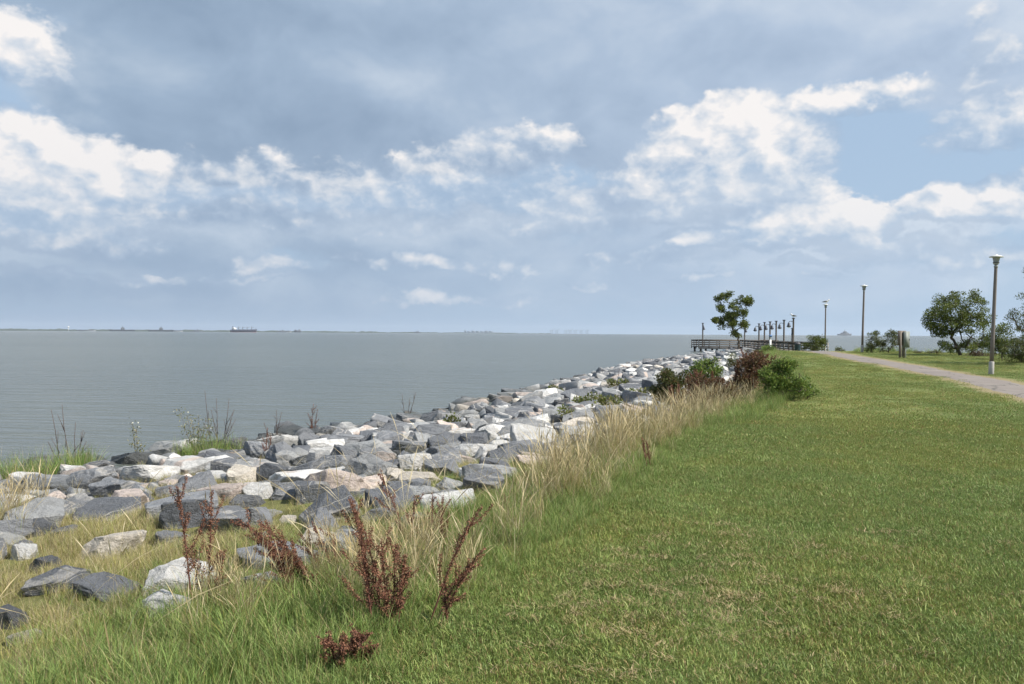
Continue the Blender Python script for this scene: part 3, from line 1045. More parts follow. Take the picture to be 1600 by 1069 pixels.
# ============================================================ GRASS
def blades(rg, n, spread, h, w, lean, cols, segs=3, tip=0.0, droop=0.25, root=None):
    """n curved blades in one patch: vertices, triangles, colours"""
    if root is None:
        a, r = rg.uniform(0, 2 * np.pi, n), spread * np.sqrt(rg.uniform(0, 1, n))
        root = np.stack([r * np.cos(a), r * np.sin(a), np.zeros(n)], 1)
    H = rg.uniform(h[0], h[1], n)
    W = rg.uniform(w[0], w[1], n)
    az = rg.uniform(0, 2 * np.pi, n)
    ln = rg.uniform(lean[0], lean[1], n)
    dr = rg.uniform(0, droop, n)
    dirv = np.stack([np.cos(az), np.sin(az), np.zeros(n)], 1)
    fa = az + np.pi / 2 + rg.uniform(-0.9, 0.9, n)
    side = np.stack([np.cos(fa), np.sin(fa), np.zeros(n)], 1)
    c = np.array(cols)[rg.integers(0, len(cols), n)] * rg.uniform(0.75, 1.25, (n, 1))
    us = np.linspace(0, 1, segs + 1)
    V, C = [], []
    for u in us:
        p = root + dirv * (H * ln * u ** 1.7)[:, None] + np.array((0, 0, 1.0)) * (H * (u - dr * u ** 3))[:, None]
        wu = W * (1 - u ** 1.6) * 0.5
        if tip:
            wu = W * (0.35 + tip * np.exp(-((u - 0.86) / 0.12) ** 2)) * 0.5 * (1 if u < 0.99 else 0.15)
        V.append(p - side * wu[:, None])
        V.append(p + side * wu[:, None])
        C.append(c)
        C.append(c)
    V, C = np.stack(V, 1), np.stack(C, 1)            # n, 2(segs+1), 3
    k = 2 * (segs + 1)
    o = np.arange(n)[:, None] * k
    T = []
    for s in range(segs):
        T.append(np.concatenate([o + 2 * s, o + 2 * s + 1, o + 2 * s + 3], 1))
        T.append(np.concatenate([o + 2 * s, o + 2 * s + 3, o + 2 * s + 2], 1))
    return V.reshape(-1, 3), np.concatenate(T), C.reshape(-1, 3)


def joined(parts):
    V, T, C, n = [], [], [], 0
    for v, t, c in parts:
        V.append(v)
        T.append(t + n)
        C.append(c)
        n += len(v)
    return np.concatenate(V), np.concatenate(T), np.concatenate(C)


def patch_collection(name, makers, mat):
    c = bpy.data.collections.new(name)
    for j, (v, t, col) in enumerate(makers):
        o = bpy.data.objects.new(f'{name}_{j:02d}', np_mesh(name, v, t, mat, False, {'col': col}))
        c.objects.link(o)
    return c


def scatter(name, pts, rz, scl, nvar, coll, label, cat, tilt=0.06):
    """one mass of growth: patches set on many spots"""
    n = len(pts)
    me = bpy.data.meshes.new(name)
    me.vertices.add(n)
    me.vertices.foreach_set('co', np.asarray(pts, np.float32).ravel())
    rg = np.random.default_rng(n)
    rot = np.stack([rg.normal(0, tilt, n), rg.normal(0, tilt, n), rz], 1).astype(np.float32)
    a = me.attributes.new('rot', 'FLOAT_VECTOR', 'POINT')
    a.data.foreach_set('vector', rot.ravel())
    scl = np.asarray(scl, np.float32)
    if scl.ndim == 1:
        scl = np.repeat(scl[:, None], 3, 1)
    a = me.attributes.new('scl', 'FLOAT_VECTOR', 'POINT')
    a.data.foreach_set('vector', scl.ravel())
    a = me.attributes.new('var', 'INT', 'POINT')
    a.data.foreach_set('value', rg.integers(0, nvar, n).astype(np.int32))
    me.update()
    o = link(bpy.data.objects.new(name, me))
    g = bpy.data.node_groups.new(name + '_growth', 'GeometryNodeTree')
    g.interface.new_socket('Geometry', in_out='INPUT', socket_type='NodeSocketGeometry')
    g.interface.new_socket('Geometry', in_out='OUTPUT', socket_type='NodeSocketGeometry')
    gi, go = g.nodes.new('NodeGroupInput'), g.nodes.new('NodeGroupOutput')
    ci = g.nodes.new('GeometryNodeCollectionInfo')
    ci.inputs['Collection'].default_value = coll
    ci.inputs['Separate Children'].default_value = True
    ci.inputs['Reset Children'].default_value = True
    ip = g.nodes.new('GeometryNodeInstanceOnPoints')
    ip.inputs['Pick Instance'].default_value = True

    def named(nm, ty):
        q = g.nodes.new('GeometryNodeInputNamedAttribute')
        q.data_type = ty
        q.inputs['Name'].default_value = nm
        return q.outputs['Attribute']
    er = g.nodes.new('FunctionNodeEulerToRotation')
    g.links.new(named('rot', 'FLOAT_VECTOR'), er.inputs[0])
    g.links.new(gi.outputs[0], ip.inputs['Points'])
    g.links.new(ci.outputs[0], ip.inputs['Instance'])
    g.links.new(named('var', 'INT'), ip.inputs['Instance Index'])
    g.links.new(er.outputs[0], ip.inputs['Rotation'])
    g.links.new(named('scl', 'FLOAT_VECTOR'), ip.inputs['Scale'])
    g.links.new(ip.outputs[0], go.inputs[0])
    o.modifiers.new('growth', 'NODES').node_group = g
    return tag(o, label, cat, kind='stuff')


def rnd_pts(rg, n, xr, yr):
    return rg.uniform(xr[0], xr[1], n), rg.uniform(yr[0], yr[1], n)


def in_view(X, Y, margin=0.09):
    return (Y > 1.5) & (np.abs(X / np.maximum(Y, 0.1)) < 0.643 + margin + 0.5 / np.maximum(Y, 0.5))


rg = np.random.default_rng(11)
G1, G2, G3, G4 = (0.175, 0.265, 0.068), (0.235, 0.325, 0.092), (0.315, 0.375, 0.130), (0.135, 0.215, 0.058)
DRY, STRAW, STRAW2, TAN = (0.34, 0.27, 0.13), (0.49, 0.40, 0.225), (0.56, 0.48, 0.31), (0.34, 0.265, 0.145)
YG, YG2 = (0.280, 0.295, 0.075), (0.360, 0.325, 0.110)
lawn_c = patch_collection('lawn_patch', [blades(rg, 250, 0.20, (0.02, 0.058), (0.0025, 0.0048), (0.3, 1.3), [G1, G2, G2, G3, G4, G1, DRY, G3], 2, droop=0.5) for _ in range(6)], M['lawn'])
lawn_far = patch_collection('lawn_tuft', [blades(rg, 170, 0.42, (0.025, 0.06), (0.005, 0.010), (0.3, 1.2), [G1, G2, G2, G3, G4, G3, DRY], 1, droop=0.5) for _ in range(5)], M['lawn'])
green_c = patch_collection('green_tuft', [joined([blades(rg, 48, 0.13, (0.14, 0.36), (0.003, 0.008), (0.2, 1.1), [G1, G2, G3, G4, G1, YG, G2], 3), blades(rg, 6, 0.12, (0.2, 0.42), (0.003, 0.005), (0.2, 0.8), [STRAW, DRY], 3)]) for _ in range(7)], M['blade'])
yellow_c = patch_collection('yellow_tuft', [joined([blades(rg, 40, 0.12, (0.10, 0.30), (0.003, 0.006), (0.2, 0.9), [YG, YG2, YG, YG2, G3, STRAW, DRY, STRAW], 3), blades(rg, 14, 0.12, (0.16, 0.36), (0.002, 0.004), (0.2, 0.7), [STRAW, STRAW2], 3)]) for _ in range(7)], M['blade'])
straw_c = patch_collection('straw_clump', [joined([blades(rg, 20, 0.12, (0.45, 0.98), (0.003, 0.0065), (0.05, 0.6), [STRAW, STRAW2, DRY, STRAW, TAN], 5, tip=2.2, droop=0.25), blades(rg, 8, 0.12, (0.3, 0.75), (0.006, 0.011), (0.2, 0.8), [STRAW, TAN, YG2, STRAW2], 5, droop=0.45), blades(rg, 34, 0.14, (0.25, 0.6), (0.003, 0.006), (0.15, 0.7), [STRAW, DRY, YG2, YG, G3, TAN], 4)]) for _ in range(8)], M['blade'])

# mown lawn close to the camera and farther off
X, Y = rnd_pts(rg, 23000, (-4, 13), (2.4, 15))
d = edge_t(X, Y)
ok = in_view(X, Y) & (d < 0.02) & (rg.uniform(0, 1, len(X)) < np.interp(Y, [3, 9, 15], [1, 0.8, 0.45])) & (path_dist(X, Y) > PATH_W / 2 + 0.15)
X, Y = X[ok], Y[ok]
scatter('lawn_grass', np.stack([X, Y, tz(X, Y)], 1), rg.uniform(0, 6.28, len(X)), rg.uniform(0.75, 1.25, len(X)), 6, lawn_c, 'short mown grass of the lawn close by', 'grass')
X, Y = rnd_pts(rg, 26000, (0, 45), (11, 62))
ok = in_view(X, Y) & (edge_t(X, Y) < 0.03) & (path_dist(X, Y) > PATH_W / 2 + 0.30 + 0.25 * rg.normal(0, 1, len(X)) ** 2 * 0.5) & (X < np.interp(Y, R_Y, R_X) - 0.3) & (rg.uniform(0, 1, len(X)) < np.interp(Y, [11, 30, 62], [1, 0.7, 0.35]))
X, Y = X[ok], Y[ok]
scatter('distant_lawn_grass', np.stack([X, Y, tz(X, Y)], 1), rg.uniform(0, 6.28, len(X)), rg.uniform(0.8, 1.5, len(X)), 5, lawn_far, 'mown grass of the lawn farther off towards the pier', 'grass')


def bank_xy(rg, n, yr, sr):
    """spots s metres seaward of the lawn's edge"""
    Y = rg.uniform(yr[0], yr[1], n)
    s = rg.uniform(sr[0], sr[1], n)
    return np.interp(Y, L_Y, L_X) - s, Y, s


def clump_noise(X, Y, s, k):
    return 0.5 + 0.5 * wob(X, Y, s, k)


# rough green grass between lawn and stones
X, Y, s = bank_xy(rg, 9000, (1.6, 16), (-0.35, 3.6))
ok = in_view(X, Y, 0.6) & (rg.uniform(0, 1, len(X)) < np.interp(s, [-0.35, 0.1, 1.4, 2.3, 3.6], [0.15, 0.85, 0.8, 0.4, 0.1]) * np.interp(Y, [2, 7, 10, 16], [1, 1, 0.7, 0.4]))
X, Y, s = X[ok], Y[ok], s[ok]
sc_ = rg.uniform(0.45, 0.95, len(X)) * np.interp(s, [-0.35, 0.2, 0.8, 1.8, 3.6], [0.3, 0.75, 0.9, 0.6, 0.45])
scatter('rough_green_grass', np.stack([X, Y, tz(X, Y)], 1), rg.uniform(0, 6.28, len(X)), sc_, 7, green_c, 'rough unmown green grass along the edge of the lawn', 'grass')
X, Y, s = bank_xy(rg, 5200, (14, 62), (-0.5, 1.2))
ok = rg.uniform(0, 1, len(X)) < np.interp(Y, [14, 30, 62], [0.55, 0.45, 0.3])
X, Y, s = X[ok], Y[ok], s[ok]
scatter('distant_rough_grass', np.stack([X, Y, tz(X, Y)], 1), rg.uniform(0, 6.28, len(X)), rg.uniform(0.4, 1.0, len(X)) * (0.6 + 0.8 * clump_noise(X, Y, 1.9, 4.0)), 7, green_c, 'rough grass along the lawn edge near the shrubs', 'grass')

# yellowish grass growing between the stones
X, Y = rnd_pts(rg, 30000, (-13, 9), (2.5, 34))
X_, Y_ = rnd_pts(rg, 17000, (-9.5, 1.5), (2.6, 12))
X, Y = np.concatenate([X, X_]), np.concatenate([Y, Y_])
t = edge_t(X, Y)
cl = clump_noise(X, Y, 1.25, 0.7) * 0.6 + clump_noise(X, Y, 2.9, 1.9) * 0.4
lim = np.interp(Y, [3, 6, 8, 10, 13, 18, 25, 34], [0.85, 0.66, 0.56, 0.48, 0.42, 0.40, 0.34, 0.28])
qx0 = 800 + X / np.maximum(Y, 1) * FPX
lim = np.where(Y < 17, np.minimum(lim, np.interp(qx0, [240, 360, 430, 600], [1.0, 0.45, 0.28, 0.22])), lim)
keep = np.where(t < lim - 0.12, 0.95, np.where(t < lim + 0.06, np.where(cl > 0.5, 0.75, 0.12), np.where(cl > 0.70, 0.55, 0.0)))
ok = in_view(X, Y, 0.75) & (t > 0.06) & (t < 0.85) & (rg.uniform(0, 1, len(X)) < keep * np.interp(Y, [3, 10, 34], [0.95, 0.8, 0.5]))
blocked = np.zeros(len(X), bool)
for k in rock_list:
    blocked |= ((X - k['x']) / (k['sc'][0] * 0.9)) ** 2 + ((Y - k['y']) / (k['sc'][1] * 0.9)) ** 2 < 1
    # keep the face that the stones turn to the lawn clear of tall blades
    blocked |= (np.abs(X - k['x']) < k['sc'][0] * 0.8) & (Y < k['y']) & (Y > k['y'] - k['sc'][1] - 0.28) & (rg.uniform(0, 1, len(X)) < 0.8)
ok &= ~blocked
s_ = np.interp(Y, L_Y, L_X) - X
ok &= ~((Y < 7.5) & (s_ < 2.2) & (rg.uniform(0, 1, len(X)) < 0.85))
X, Y = X[ok], Y[ok]
scatter('bank_grass', np.stack([X, Y, tz(X, Y) - 0.02], 1), rg.uniform(0, 6.28, len(X)), rg.uniform(0.32, 0.72, len(X)), 7, yellow_c, 'yellowish grass growing between the stones of the bank', 'grass')

# tall straw along the verge
X, Y, s = bank_xy(rg, 4200, (3.4, 40), (0.0, 2.2))
f = np.interp(s, [0.0, 0.35, 1.1, 2.2], [0.10, 0.9, 0.75, 0.05]) * np.interp(Y, [3.4, 4.6, 5.2, 6.3, 8, 15, 19, 25, 40], [0.05, 0.14, 0.28, 0.6, 0.95, 0.8, 0.4, 0.12, 0.05])
f = f * (s < np.interp(Y, [4, 6, 7.5, 10, 14], [0.3, 0.55, 0.9, 1.5, 2.2]))
ok = rg.uniform(0, 1, len(X)) < f * 0.62 * (0.25 + 1.3 * clump_noise(X, Y, 2.1, 3.0) ** 1.5)
X, Y, s = X[ok], Y[ok], s[ok]
scatter('tall_dry_grass', np.stack([X, Y, tz(X, Y)], 1), rg.uniform(0, 6.28, len(X)), rg.uniform(0.55, 0.98, len(X)) * np.interp(s, [0, 0.5, 1.3, 2.2], [0.6, 1, 0.9, 0.6]) * np.interp(Y, [3, 6, 8], [0.65, 0.8, 1.0]), 8, straw_c, 'tall straw-coloured dry grass along the edge of the stones', 'grass', 0.09)
# the tall tuft at the near end of the bank
c0_ = spot(14, 836)
X = c0_.x - 0.38 + rg.normal(0, 0.2, 46)
Y = c0_.y + 0.2 + rg.normal(0, 0.55, 46)
scatter('tall_grass_tuft', np.stack([X, Y, tz(X, Y)], 1), rg.uniform(0, 6.28, 46), rg.uniform(0.5, 0.85, 46), 8, straw_c, 'tall tuft of green and straw grass beside the flat slabs', 'grass', 0.1)
# green wisps at the waterline and straw tangled round the docks
X, Y = [], []
for px, sx, n_ in ((30, 45, 34), (112, 22, 12), (300, 22, 12), (345, 22, 10)):
    for _ in range(n_):
        qx = rg.normal(px, sx)
        for y_ in np.arange(6, 40, 0.2):
            if edge_t((qx - 800) / FPX * y_, y_) > rg.uniform(0.82, 0.98):
                X.append((qx - 800) / FPX * y_)
                Y.append(y_)
                break
X, Y = np.array(X), np.array(Y)
scatter('waterline_grass', np.stack([X, Y, np.maximum(tz(X, Y), WATER_Z - 0.1)], 1), rg.uniform(0, 6.28, len(X)), np.stack([rg.uniform(0.9, 1.3, len(X))] * 2 + [rg.uniform(1.3, 2.1, len(X))], 1), 7, green_c, 'thin green grass wisps standing at the waterline', 'grass', 0.1)
X, Y = [], []
for px, py, sx, sy, n_ in ((585, 915, 55, 28, 34), (640, 880, 45, 25, 26), (420, 965, 60, 22, 9), (330, 965, 30, 12, 5), (690, 890, 40, 25, 18)):
    for _ in range(n_):
        p = spot(rg.normal(px, sx), rg.normal(py, sy))
        X.append(p.x)
        Y.append(p.y)
X, Y = np.array(X), np.array(Y)
scatter('tangled_straw', np.stack([X, Y, tz(X, Y)], 1), rg.uniform(0, 6.28, len(X)), rg.uniform(0.34, 0.58, len(X)), 8, straw_c, 'pale straw tangled round the rusty docks', 'grass', 0.16)
# single long dry stems standing in the rough grass
stem_c = patch_collection('dry_stem', [blades(rg, 3, 0.10, (0.35, 0.85), (0.004, 0.006), (0.25, 1.0), [STRAW, STRAW2, DRY], 6, tip=1.3, droop=0.3) for _ in range(8)], M['blade'])
X, Y, s = bank_xy(rg, 420, (3.2, 13), (0.1, 4.2))
ok = in_view(X, Y, 0.15) & (rg.uniform(0, 1, len(X)) < 0.5)
X, Y = X[ok], Y[ok]
scatter('dry_stems', np.stack([X, Y, tz(X, Y)], 1), rg.uniform(0, 6.28, len(X)), rg.uniform(0.6, 1.0, len(X)), 8, stem_c, 'single long dry stems standing in the rough grass', 'grass stems', 0.12)
# dry clippings left on the lawn
cx, cy = [], []
for _ in range(250):
    px, py = rg.normal(1060, 210), rg.normal(915, 75)
    if not 820 < py < 1065:
        continue
    p = spot(px, py)
    if edge_t(p.x, p.y) > -0.03:
        continue
    k = rg.integers(1, 8)
    a = rg.uniform(-0.5, 0.5)
    u = rg.normal(0, 0.10, k)
    cx += list(p.x + u * np.cos(a) + rg.normal(0, 0.02, k))
    cy += list(p.y + u * np.sin(a) + rg.normal(0, 0.02, k))
cx, cy = np.array(cx), np.array(cy)
clip_c = patch_collection('clipping', [blades(rg, 9, 0.045, (0.010, 0.026), (0.0028, 0.0046), (1.5, 3.8), [STRAW, DRY, (0.50, 0.38, 0.23), (0.44, 0.32, 0.19)], 2, droop=0.5) for _ in range(6)], M['blade'])
scatter('grass_clippings', np.stack([cx, cy, tz(cx, cy) + 0.028], 1), rg.uniform(0, 6.28, len(cx)), rg.uniform(0.7, 1.4, len(cx)), 6, clip_c, 'dry straw-coloured clippings lying on the lawn', 'clippings')
# weeds on the far side of the path, at the water
X = rg.uniform(19, 46, 2600)
Y = rg.uniform(40, 74, 2600)
r_ = np.interp(Y, R_Y, R_X) - X
ok = (r_ > -1.2) & (r_ < 2.0) & (rg.uniform(0, 1, 2600) < 0.75)
X, Y = X[ok], Y[ok]
scatter('shore_weeds', np.stack([X, Y, tz(X, Y)], 1), rg.uniform(0, 6.28, len(X)), rg.uniform(0.9, 1.9, len(X)), 7, green_c, 'rough weeds at the water beyond the footpath', 'weeds')
# ============================================================ PLANTS
def leaf_quads(P, Dn, size, cols, rg, ratio=0.55, thick=0.0):
    """one pointed leaf (two triangles) at each point P, lying along Dn"""
    n = len(P)
    u = Dn / np.maximum(np.linalg.norm(Dn, axis=1, keepdims=True), 1e-6)
    rv = rg.normal(0, 1, (n, 3))
    s = np.cross(u, rv)
    s /= np.maximum(np.linalg.norm(s, axis=1, keepdims=True), 1e-6)
    L = (size * rg.uniform(0.7, 1.3, n))[:, None]
    a, b = P, P + u * L
    mid = P + u * L * 0.45
    nrm = np.cross(u, s)
    l, r = mid + s * L * ratio * 0.5 + nrm * L * 0.08, mid - s * L * ratio * 0.5 + nrm * L * 0.08
    V = np.stack([a, l, b, r], 1).reshape(-1, 3)
    o = np.arange(n)[:, None] * 4
    T = np.concatenate([o + np.array([[0, 1, 2]]), o + np.array([[0, 2, 3]])])
    c = np.array(cols)[rg.integers(0, len(cols), n)] * rg.uniform(0.7, 1.3, (n, 1))
    return V, T, np.repeat(c, 4, 0)


DOCK = [(0.225, 0.104, 0.062), (0.165, 0.074, 0.046), (0.270, 0.135, 0.080), (0.115, 0.052, 0.035)]


def dock_stalk(root, pts, seed, thick=1.0, branches=5, start=0.3, dens=1.0):
    """one stalk (through local points) with whorls of rusty seed and short side sprays"""
    rg = np.random.default_rng(seed)
    pts = np.array(pts, float)
    cum = np.concatenate([[0], np.cumsum(np.linalg.norm(np.diff(pts, axis=0), axis=1))])
    tot = cum[-1]
    f = lambda q: np.stack([np.interp(q * tot, cum, pts[:, k]) for k in range(3)], -1)
    us = np.linspace(0, 1, 9)
    # a smooth course through the points
    c = f(us)
    for _ in range(2):
        c[1:-1] = (c[:-2] + 2 * c[1:-1] + c[2:]) / 4
    mb = MB()
    mb.tube([tuple(p) for p in c], list(np.linspace(0.0055, 0.0018, 9) * thick), 5)
    lines = [(c, start, 1.0)]
    for b in range(int(branches * 1.6)):
        u0 = rg.uniform(start * 0.8, 0.9)
        p0 = np.array([np.interp(u0, us, c[:, k]) for k in range(3)])
        d = c[-1] - c[0]
        d /= np.linalg.norm(d)
        side = rg.normal(0, 1, 3)
        side -= d * side.dot(d)
        side /= np.linalg.norm(side)
        ln = tot * rg.uniform(0.12, 0.36) * (1.1 - 0.5 * u0)
        q = np.stack([p0 + d * ln * v * 0.85 + side * ln * 0.55 * v ** 0.7 for v in np.linspace(0, 1, 5)])
        mb.tube([tuple(p) for p in q], [0.0028 * thick, 0.0024 * thick, 0.002 * thick, 0.0016 * thick, 0.001 * thick], 4)
        lines.append((q, 0.12, 0.8))
    st = mb.build('stalk', M['stem_red'], root)
    P, Dn = [], []
    for (ln, s0, rad) in lines:
        uu = np.linspace(0, 1, len(ln))
        length = np.linalg.norm(np.diff(ln, axis=0), axis=1).sum()
        nw = max(4, int(length / 0.016))
        for w in np.linspace(s0, 1, nw):
            if rg.uniform() < 0.08:
                continue
            p = np.array([np.interp(w, uu, ln[:, k]) for k in range(3)])
            k = int(15 * dens)
            rr_ = 0.020 * thick * rad * (1.1 - 0.75 * w) * rg.uniform(0.6, 1.2) + 0.002
            off = rg.normal(0, 1, (k, 3))
            off /= np.linalg.norm(off, axis=1, keepdims=True)
            P.append(p + off * rr_ * rg.uniform(0.2, 1.0, (k, 1)))
            Dn.append(off + np.array((0, 0, -0.4)))
    V, T, C = leaf_quads(np.concatenate(P), np.concatenate(Dn), 0.0075 * (0.75 + 0.35 * thick), DOCK, rg, 0.8)
    link(bpy.data.objects.new('seed_head', np_mesh('seed_head', V, T, M['seed'], False, {'col': C})), root)


def dock(stalks, label, base_px, thick=1.0, branches=5, start=0.3, bulge=0.12, dens=1.0, group='rusty dock plants', drop=0.0):
    """a dock plant: base pixel on the ground, each stalk given by its tip pixel (and depth offset)"""
    b = shore_spot(*base_px)
    root = empty('dock_plant', b)
    tag(root, label, 'dock plant', group)
    for j, (tx, ty, dy) in enumerate(stalks):
        tip = at(tx, ty, b.y + dy) - b
        off = Vector((0.03 * ((j * 37) % 5 - 2), 0.03 * ((j * 53) % 5 - 2), -0.03))
        mid = (tip + off) * 0.5 + Vector((0, 0, bulge * tip.length)) * (1 if abs(tip.x) > 0.2 * tip.length else 0)
        q = [off, off * 0.5 + mid * 0.5, mid, mid * 0.4 + tip * 0.6 + Vector((0, 0, 0.03 * tip.length)), tip]
        dock_stalk(root, [tuple(p) for p in q], int(tx * 7 + ty), thick, branches, start, dens)
    return root


dock([(276, 760, 0.0), (331, 768, 0.05), (352, 860, -0.05), (290, 850, 0.05)], 'twin upright rusty dock stalks in front of the big white block', (322, 944), 1.15, 5, 0.3)
dock([(372, 812, 0.1), (392, 832, 0.0), (420, 838, 0.1), (452, 862, 0.0), (405, 815, 0.2), (385, 818, 0.1), (436, 850, 0.1), (468, 880, 0.0)], 'dense rusty dock leaning far over the long grey slab', (488, 930), 1.3, 7, 0.12)
dock([(468, 834, 0.2), (490, 822, 0.1), (512, 826, 0.3)], 'short rusty dock spray half hidden behind the leaning dock', (524, 905), 1.0, 6, 0.2)
dock([(550, 782, 0.1), (596, 842, 0.0), (632, 868, 0.0), (570, 830, 0.1), (618, 850, 0.1), (560, 810, 0.2), (640, 890, 0.0), (585, 880, 0.0)], 'tallest rusty dock bending beside the grey boulders', (605, 985), 1.15, 6, 0.25)
dock([(592, 740, 0.2), (640, 800, 0.0)], 'rusty dock stalk arching seaward in front of grey boulders', (655, 862), 1.05, 4, 0.3)
dock([(648, 776, 0.0)], 'single thin rusty dock stalk between the arching and curled ones', (654, 868), 0.9, 3, 0.35)
dock([(676, 772, 0.0), (692, 776, 0.05), (684, 784, 0.0)], 'curled rusty dock stalk in front of the large white boulder', (687, 866), 1.0, 2, 0.35)
dock([(752, 792, 0.0), (757, 856, 0.0), (694, 912, 0.1), (738, 880, 0.05)], 'rusty dock leaning out over the lawn edge', (684, 978), 1.1, 4, 0.35)
dock([(508, 1014, -0.2), (530, 1000, 0.0), (552, 998, 0.1), (572, 1005, 0.1), (590, 1020, 0.0), (540, 1008, -0.2), (563, 1010, -0.2), (520, 1010, 0.1)], 'low drooping mound of rusty dock seed in green grass', (548, 1036), 1.2, 7, 0.25, 0.5, 1.3)
dock([(418, 668, 0.0), (423, 680, 0.1)], 'thin dark rusty dock stalk growing out of the stones', (421, 718), 1.3, 3, 0.2)
dock([(490, 631, 0.0), (496, 640, 0.0), (481, 646, 0.0)], 'small rusty dock at the waterline against the bay', (489, 664), 1.3, 3, 0.2)
dock([(1003, 684, 0.0), (1010, 690, 0.05)], 'short curled blackish dock in the middle of the straw grass', (1018, 730), 1.2, 3, 0.45)
MASS = [((1088, 640), [(1072, 590), (1088, 578), (1104, 596)], 'rusty dock in front of the near green shrub'),
        ((1122, 636), [(1112, 584), (1130, 590), (1140, 600)], 'rusty dock standing between the two green shrubs'),
        ((1062, 645), [(1045, 606), (1060, 600)], 'rusty dock at the seaward side of the near green shrub'),
        ((1165, 622), [(1152, 566), (1166, 552), (1176, 560)], 'tall rusty dock beside the bright green shrub'),
        ((1185, 618), [(1178, 550), (1192, 556), (1202, 566)], 'tallest rusty dock of the clump by the bright green shrub'),
        ((1204, 615), [(1206, 556), (1214, 568)], 'rusty dock at the lawn side of the dock clump'),
        ((1150, 628), [(1140, 590), (1150, 580)], 'low rusty dock at the near foot of the dock clump'),
        ((1172, 600), [(1160, 556), (1184, 558)], 'rusty dock at the back of the dock clump towards the pier')]
for (bp, tips, lab) in MASS:
    dock([(a, b, random.uniform(-0.2, 0.2)) for a, b in tips], lab, bp, 3.3, 9, 0.10, 0.1, 1.5, 'rusty docks among the shrubs')


def grow(base, centres, rad0=0.1, minr=0.012, seed=0, bend=0.06, tropism=0.25):
    """limbs from the base to every clump centre: each new one leaves the nearest limb already there"""
    rs = random.Random(seed)
    nodes = [Vector(base)]
    parent = [-1]
    for c in sorted(centres, key=lambda c: (Vector(c) - Vector(base)).length):
        c = Vector(c)
        j = min(range(len(nodes)), key=lambda k: (nodes[k] - c).length + 0.25 * (nodes[k] - Vector(base)).length + (3 if nodes[k].z > c.z + 0.3 else 0))
        a = nodes[j]
        n = max(2, int((c - a).length / 0.28))
        prev = j
        for s in range(1, n + 1):
            f = s / n
            p = a.lerp(c, f) + Vector((rs.gauss(0, bend), rs.gauss(0, bend), rs.gauss(0, bend) + tropism * math.sin(f * math.pi) * 0.25)) * (0 if s == n else 1)
            nodes.append(p)
            parent.append(prev)
            prev = len(nodes) - 1
    load = [0.0] * len(nodes)
    for k in range(len(nodes) - 1, 0, -1):
        load[k] += 1.0 if load[k] == 0 else 0
        load[parent[k]] += load[k]
    top = load[0] or 1
    mb = MB()
    for k in range(1, len(nodes)):
        ra = max(minr, rad0 * (load[parent[k]] / top) ** 0.5)
        rb = max(minr, rad0 * (load[k] / top) ** 0.5)
        mb.tube([nodes[parent[k]], nodes[k]], [ra, rb], 5, caps=False)
    return mb


def crown(centres, per, spread, size, cols, seed, up=0.3, ratio=0.55):
    rg = np.random.default_rng(seed)
    C = np.array([tuple(c) for c in centres])
    rs_ = spread * rg.uniform(0.7, 1.25, len(C))
    n = int(per)
    P = np.repeat(C, n, 0)
    o = rg.normal(0, 1, P.shape)
    o /= np.linalg.norm(o, axis=1, keepdims=True)
    o *= rg.uniform(0.15, 1, (len(P), 1)) ** 0.6
    P = P + o * np.repeat(rs_, n)[:, None] * np.array((1, 1, 0.75))
    D = o + np.array((0, 0, up)) + rg.normal(0, 0.5, P.shape)
    tone = np.repeat(rg.uniform(0.72, 1.3, len(C)), n * 4)[:, None]
    V, T, K = leaf_quads(P, D, size, cols, rg, ratio)
    return V, T, K * tone


def woody(name, base, centres, label, cat, group, rad, per, spread, size, cols, seed, trunk_name='trunk', crown_name='crown', minr=0.012, bark='bark', up=0.3, ratio=0.55, forks=()):
    root = empty(name, base)
    tag(root, label, cat, group)
    b = Vector(base)
    loc = [Vector(c) - b for c in centres]
    grow(Vector((0, 0, -0.15)), loc + [Vector(f) - b for f in forks], rad, minr, seed).build(trunk_name, M[bark], root, True)
    V, T, K = crown(loc, per, spread, size, cols, seed, up, ratio)
    link(bpy.data.objects.new(crown_name, np_mesh(crown_name, V, T, M['leaf'], False, {'col': K})), root)
    return root


LEAF = [(0.105, 0.135, 0.030), (0.135, 0.165, 0.038), (0.080, 0.108, 0.028), (0.170, 0.192, 0.050)]
LEAF_D = [(0.078, 0.100, 0.030), (0.105, 0.128, 0.036), (0.125, 0.145, 0.045), (0.145, 0.138, 0.056)]
LEAF_B = [(0.135, 0.210, 0.045), (0.180, 0.247, 0.054), (0.105, 0.165, 0.042), (0.225, 0.262, 0.068)]


def px_blobs(blobs, Y, depth, seed):
    """clump centres inside upright egg shapes given in photograph pixels at depth Y"""
    rs = random.Random(seed)
    out = []
    for (x, y, rx, ry, n) in blobs:
        k = 0
        while k < n:
            a, b, c = rs.uniform(-1, 1), rs.uniform(-1, 1), rs.uniform(-1, 1)
            if a * a + b * b + c * c > 1:
                continue
            dy = c * rx * Y / FPX * depth
            p = at(x + a * rx, y + b * ry, Y)
            out.append(Vector((p.x, p.y + dy, p.z)))
            k += 1
    return out


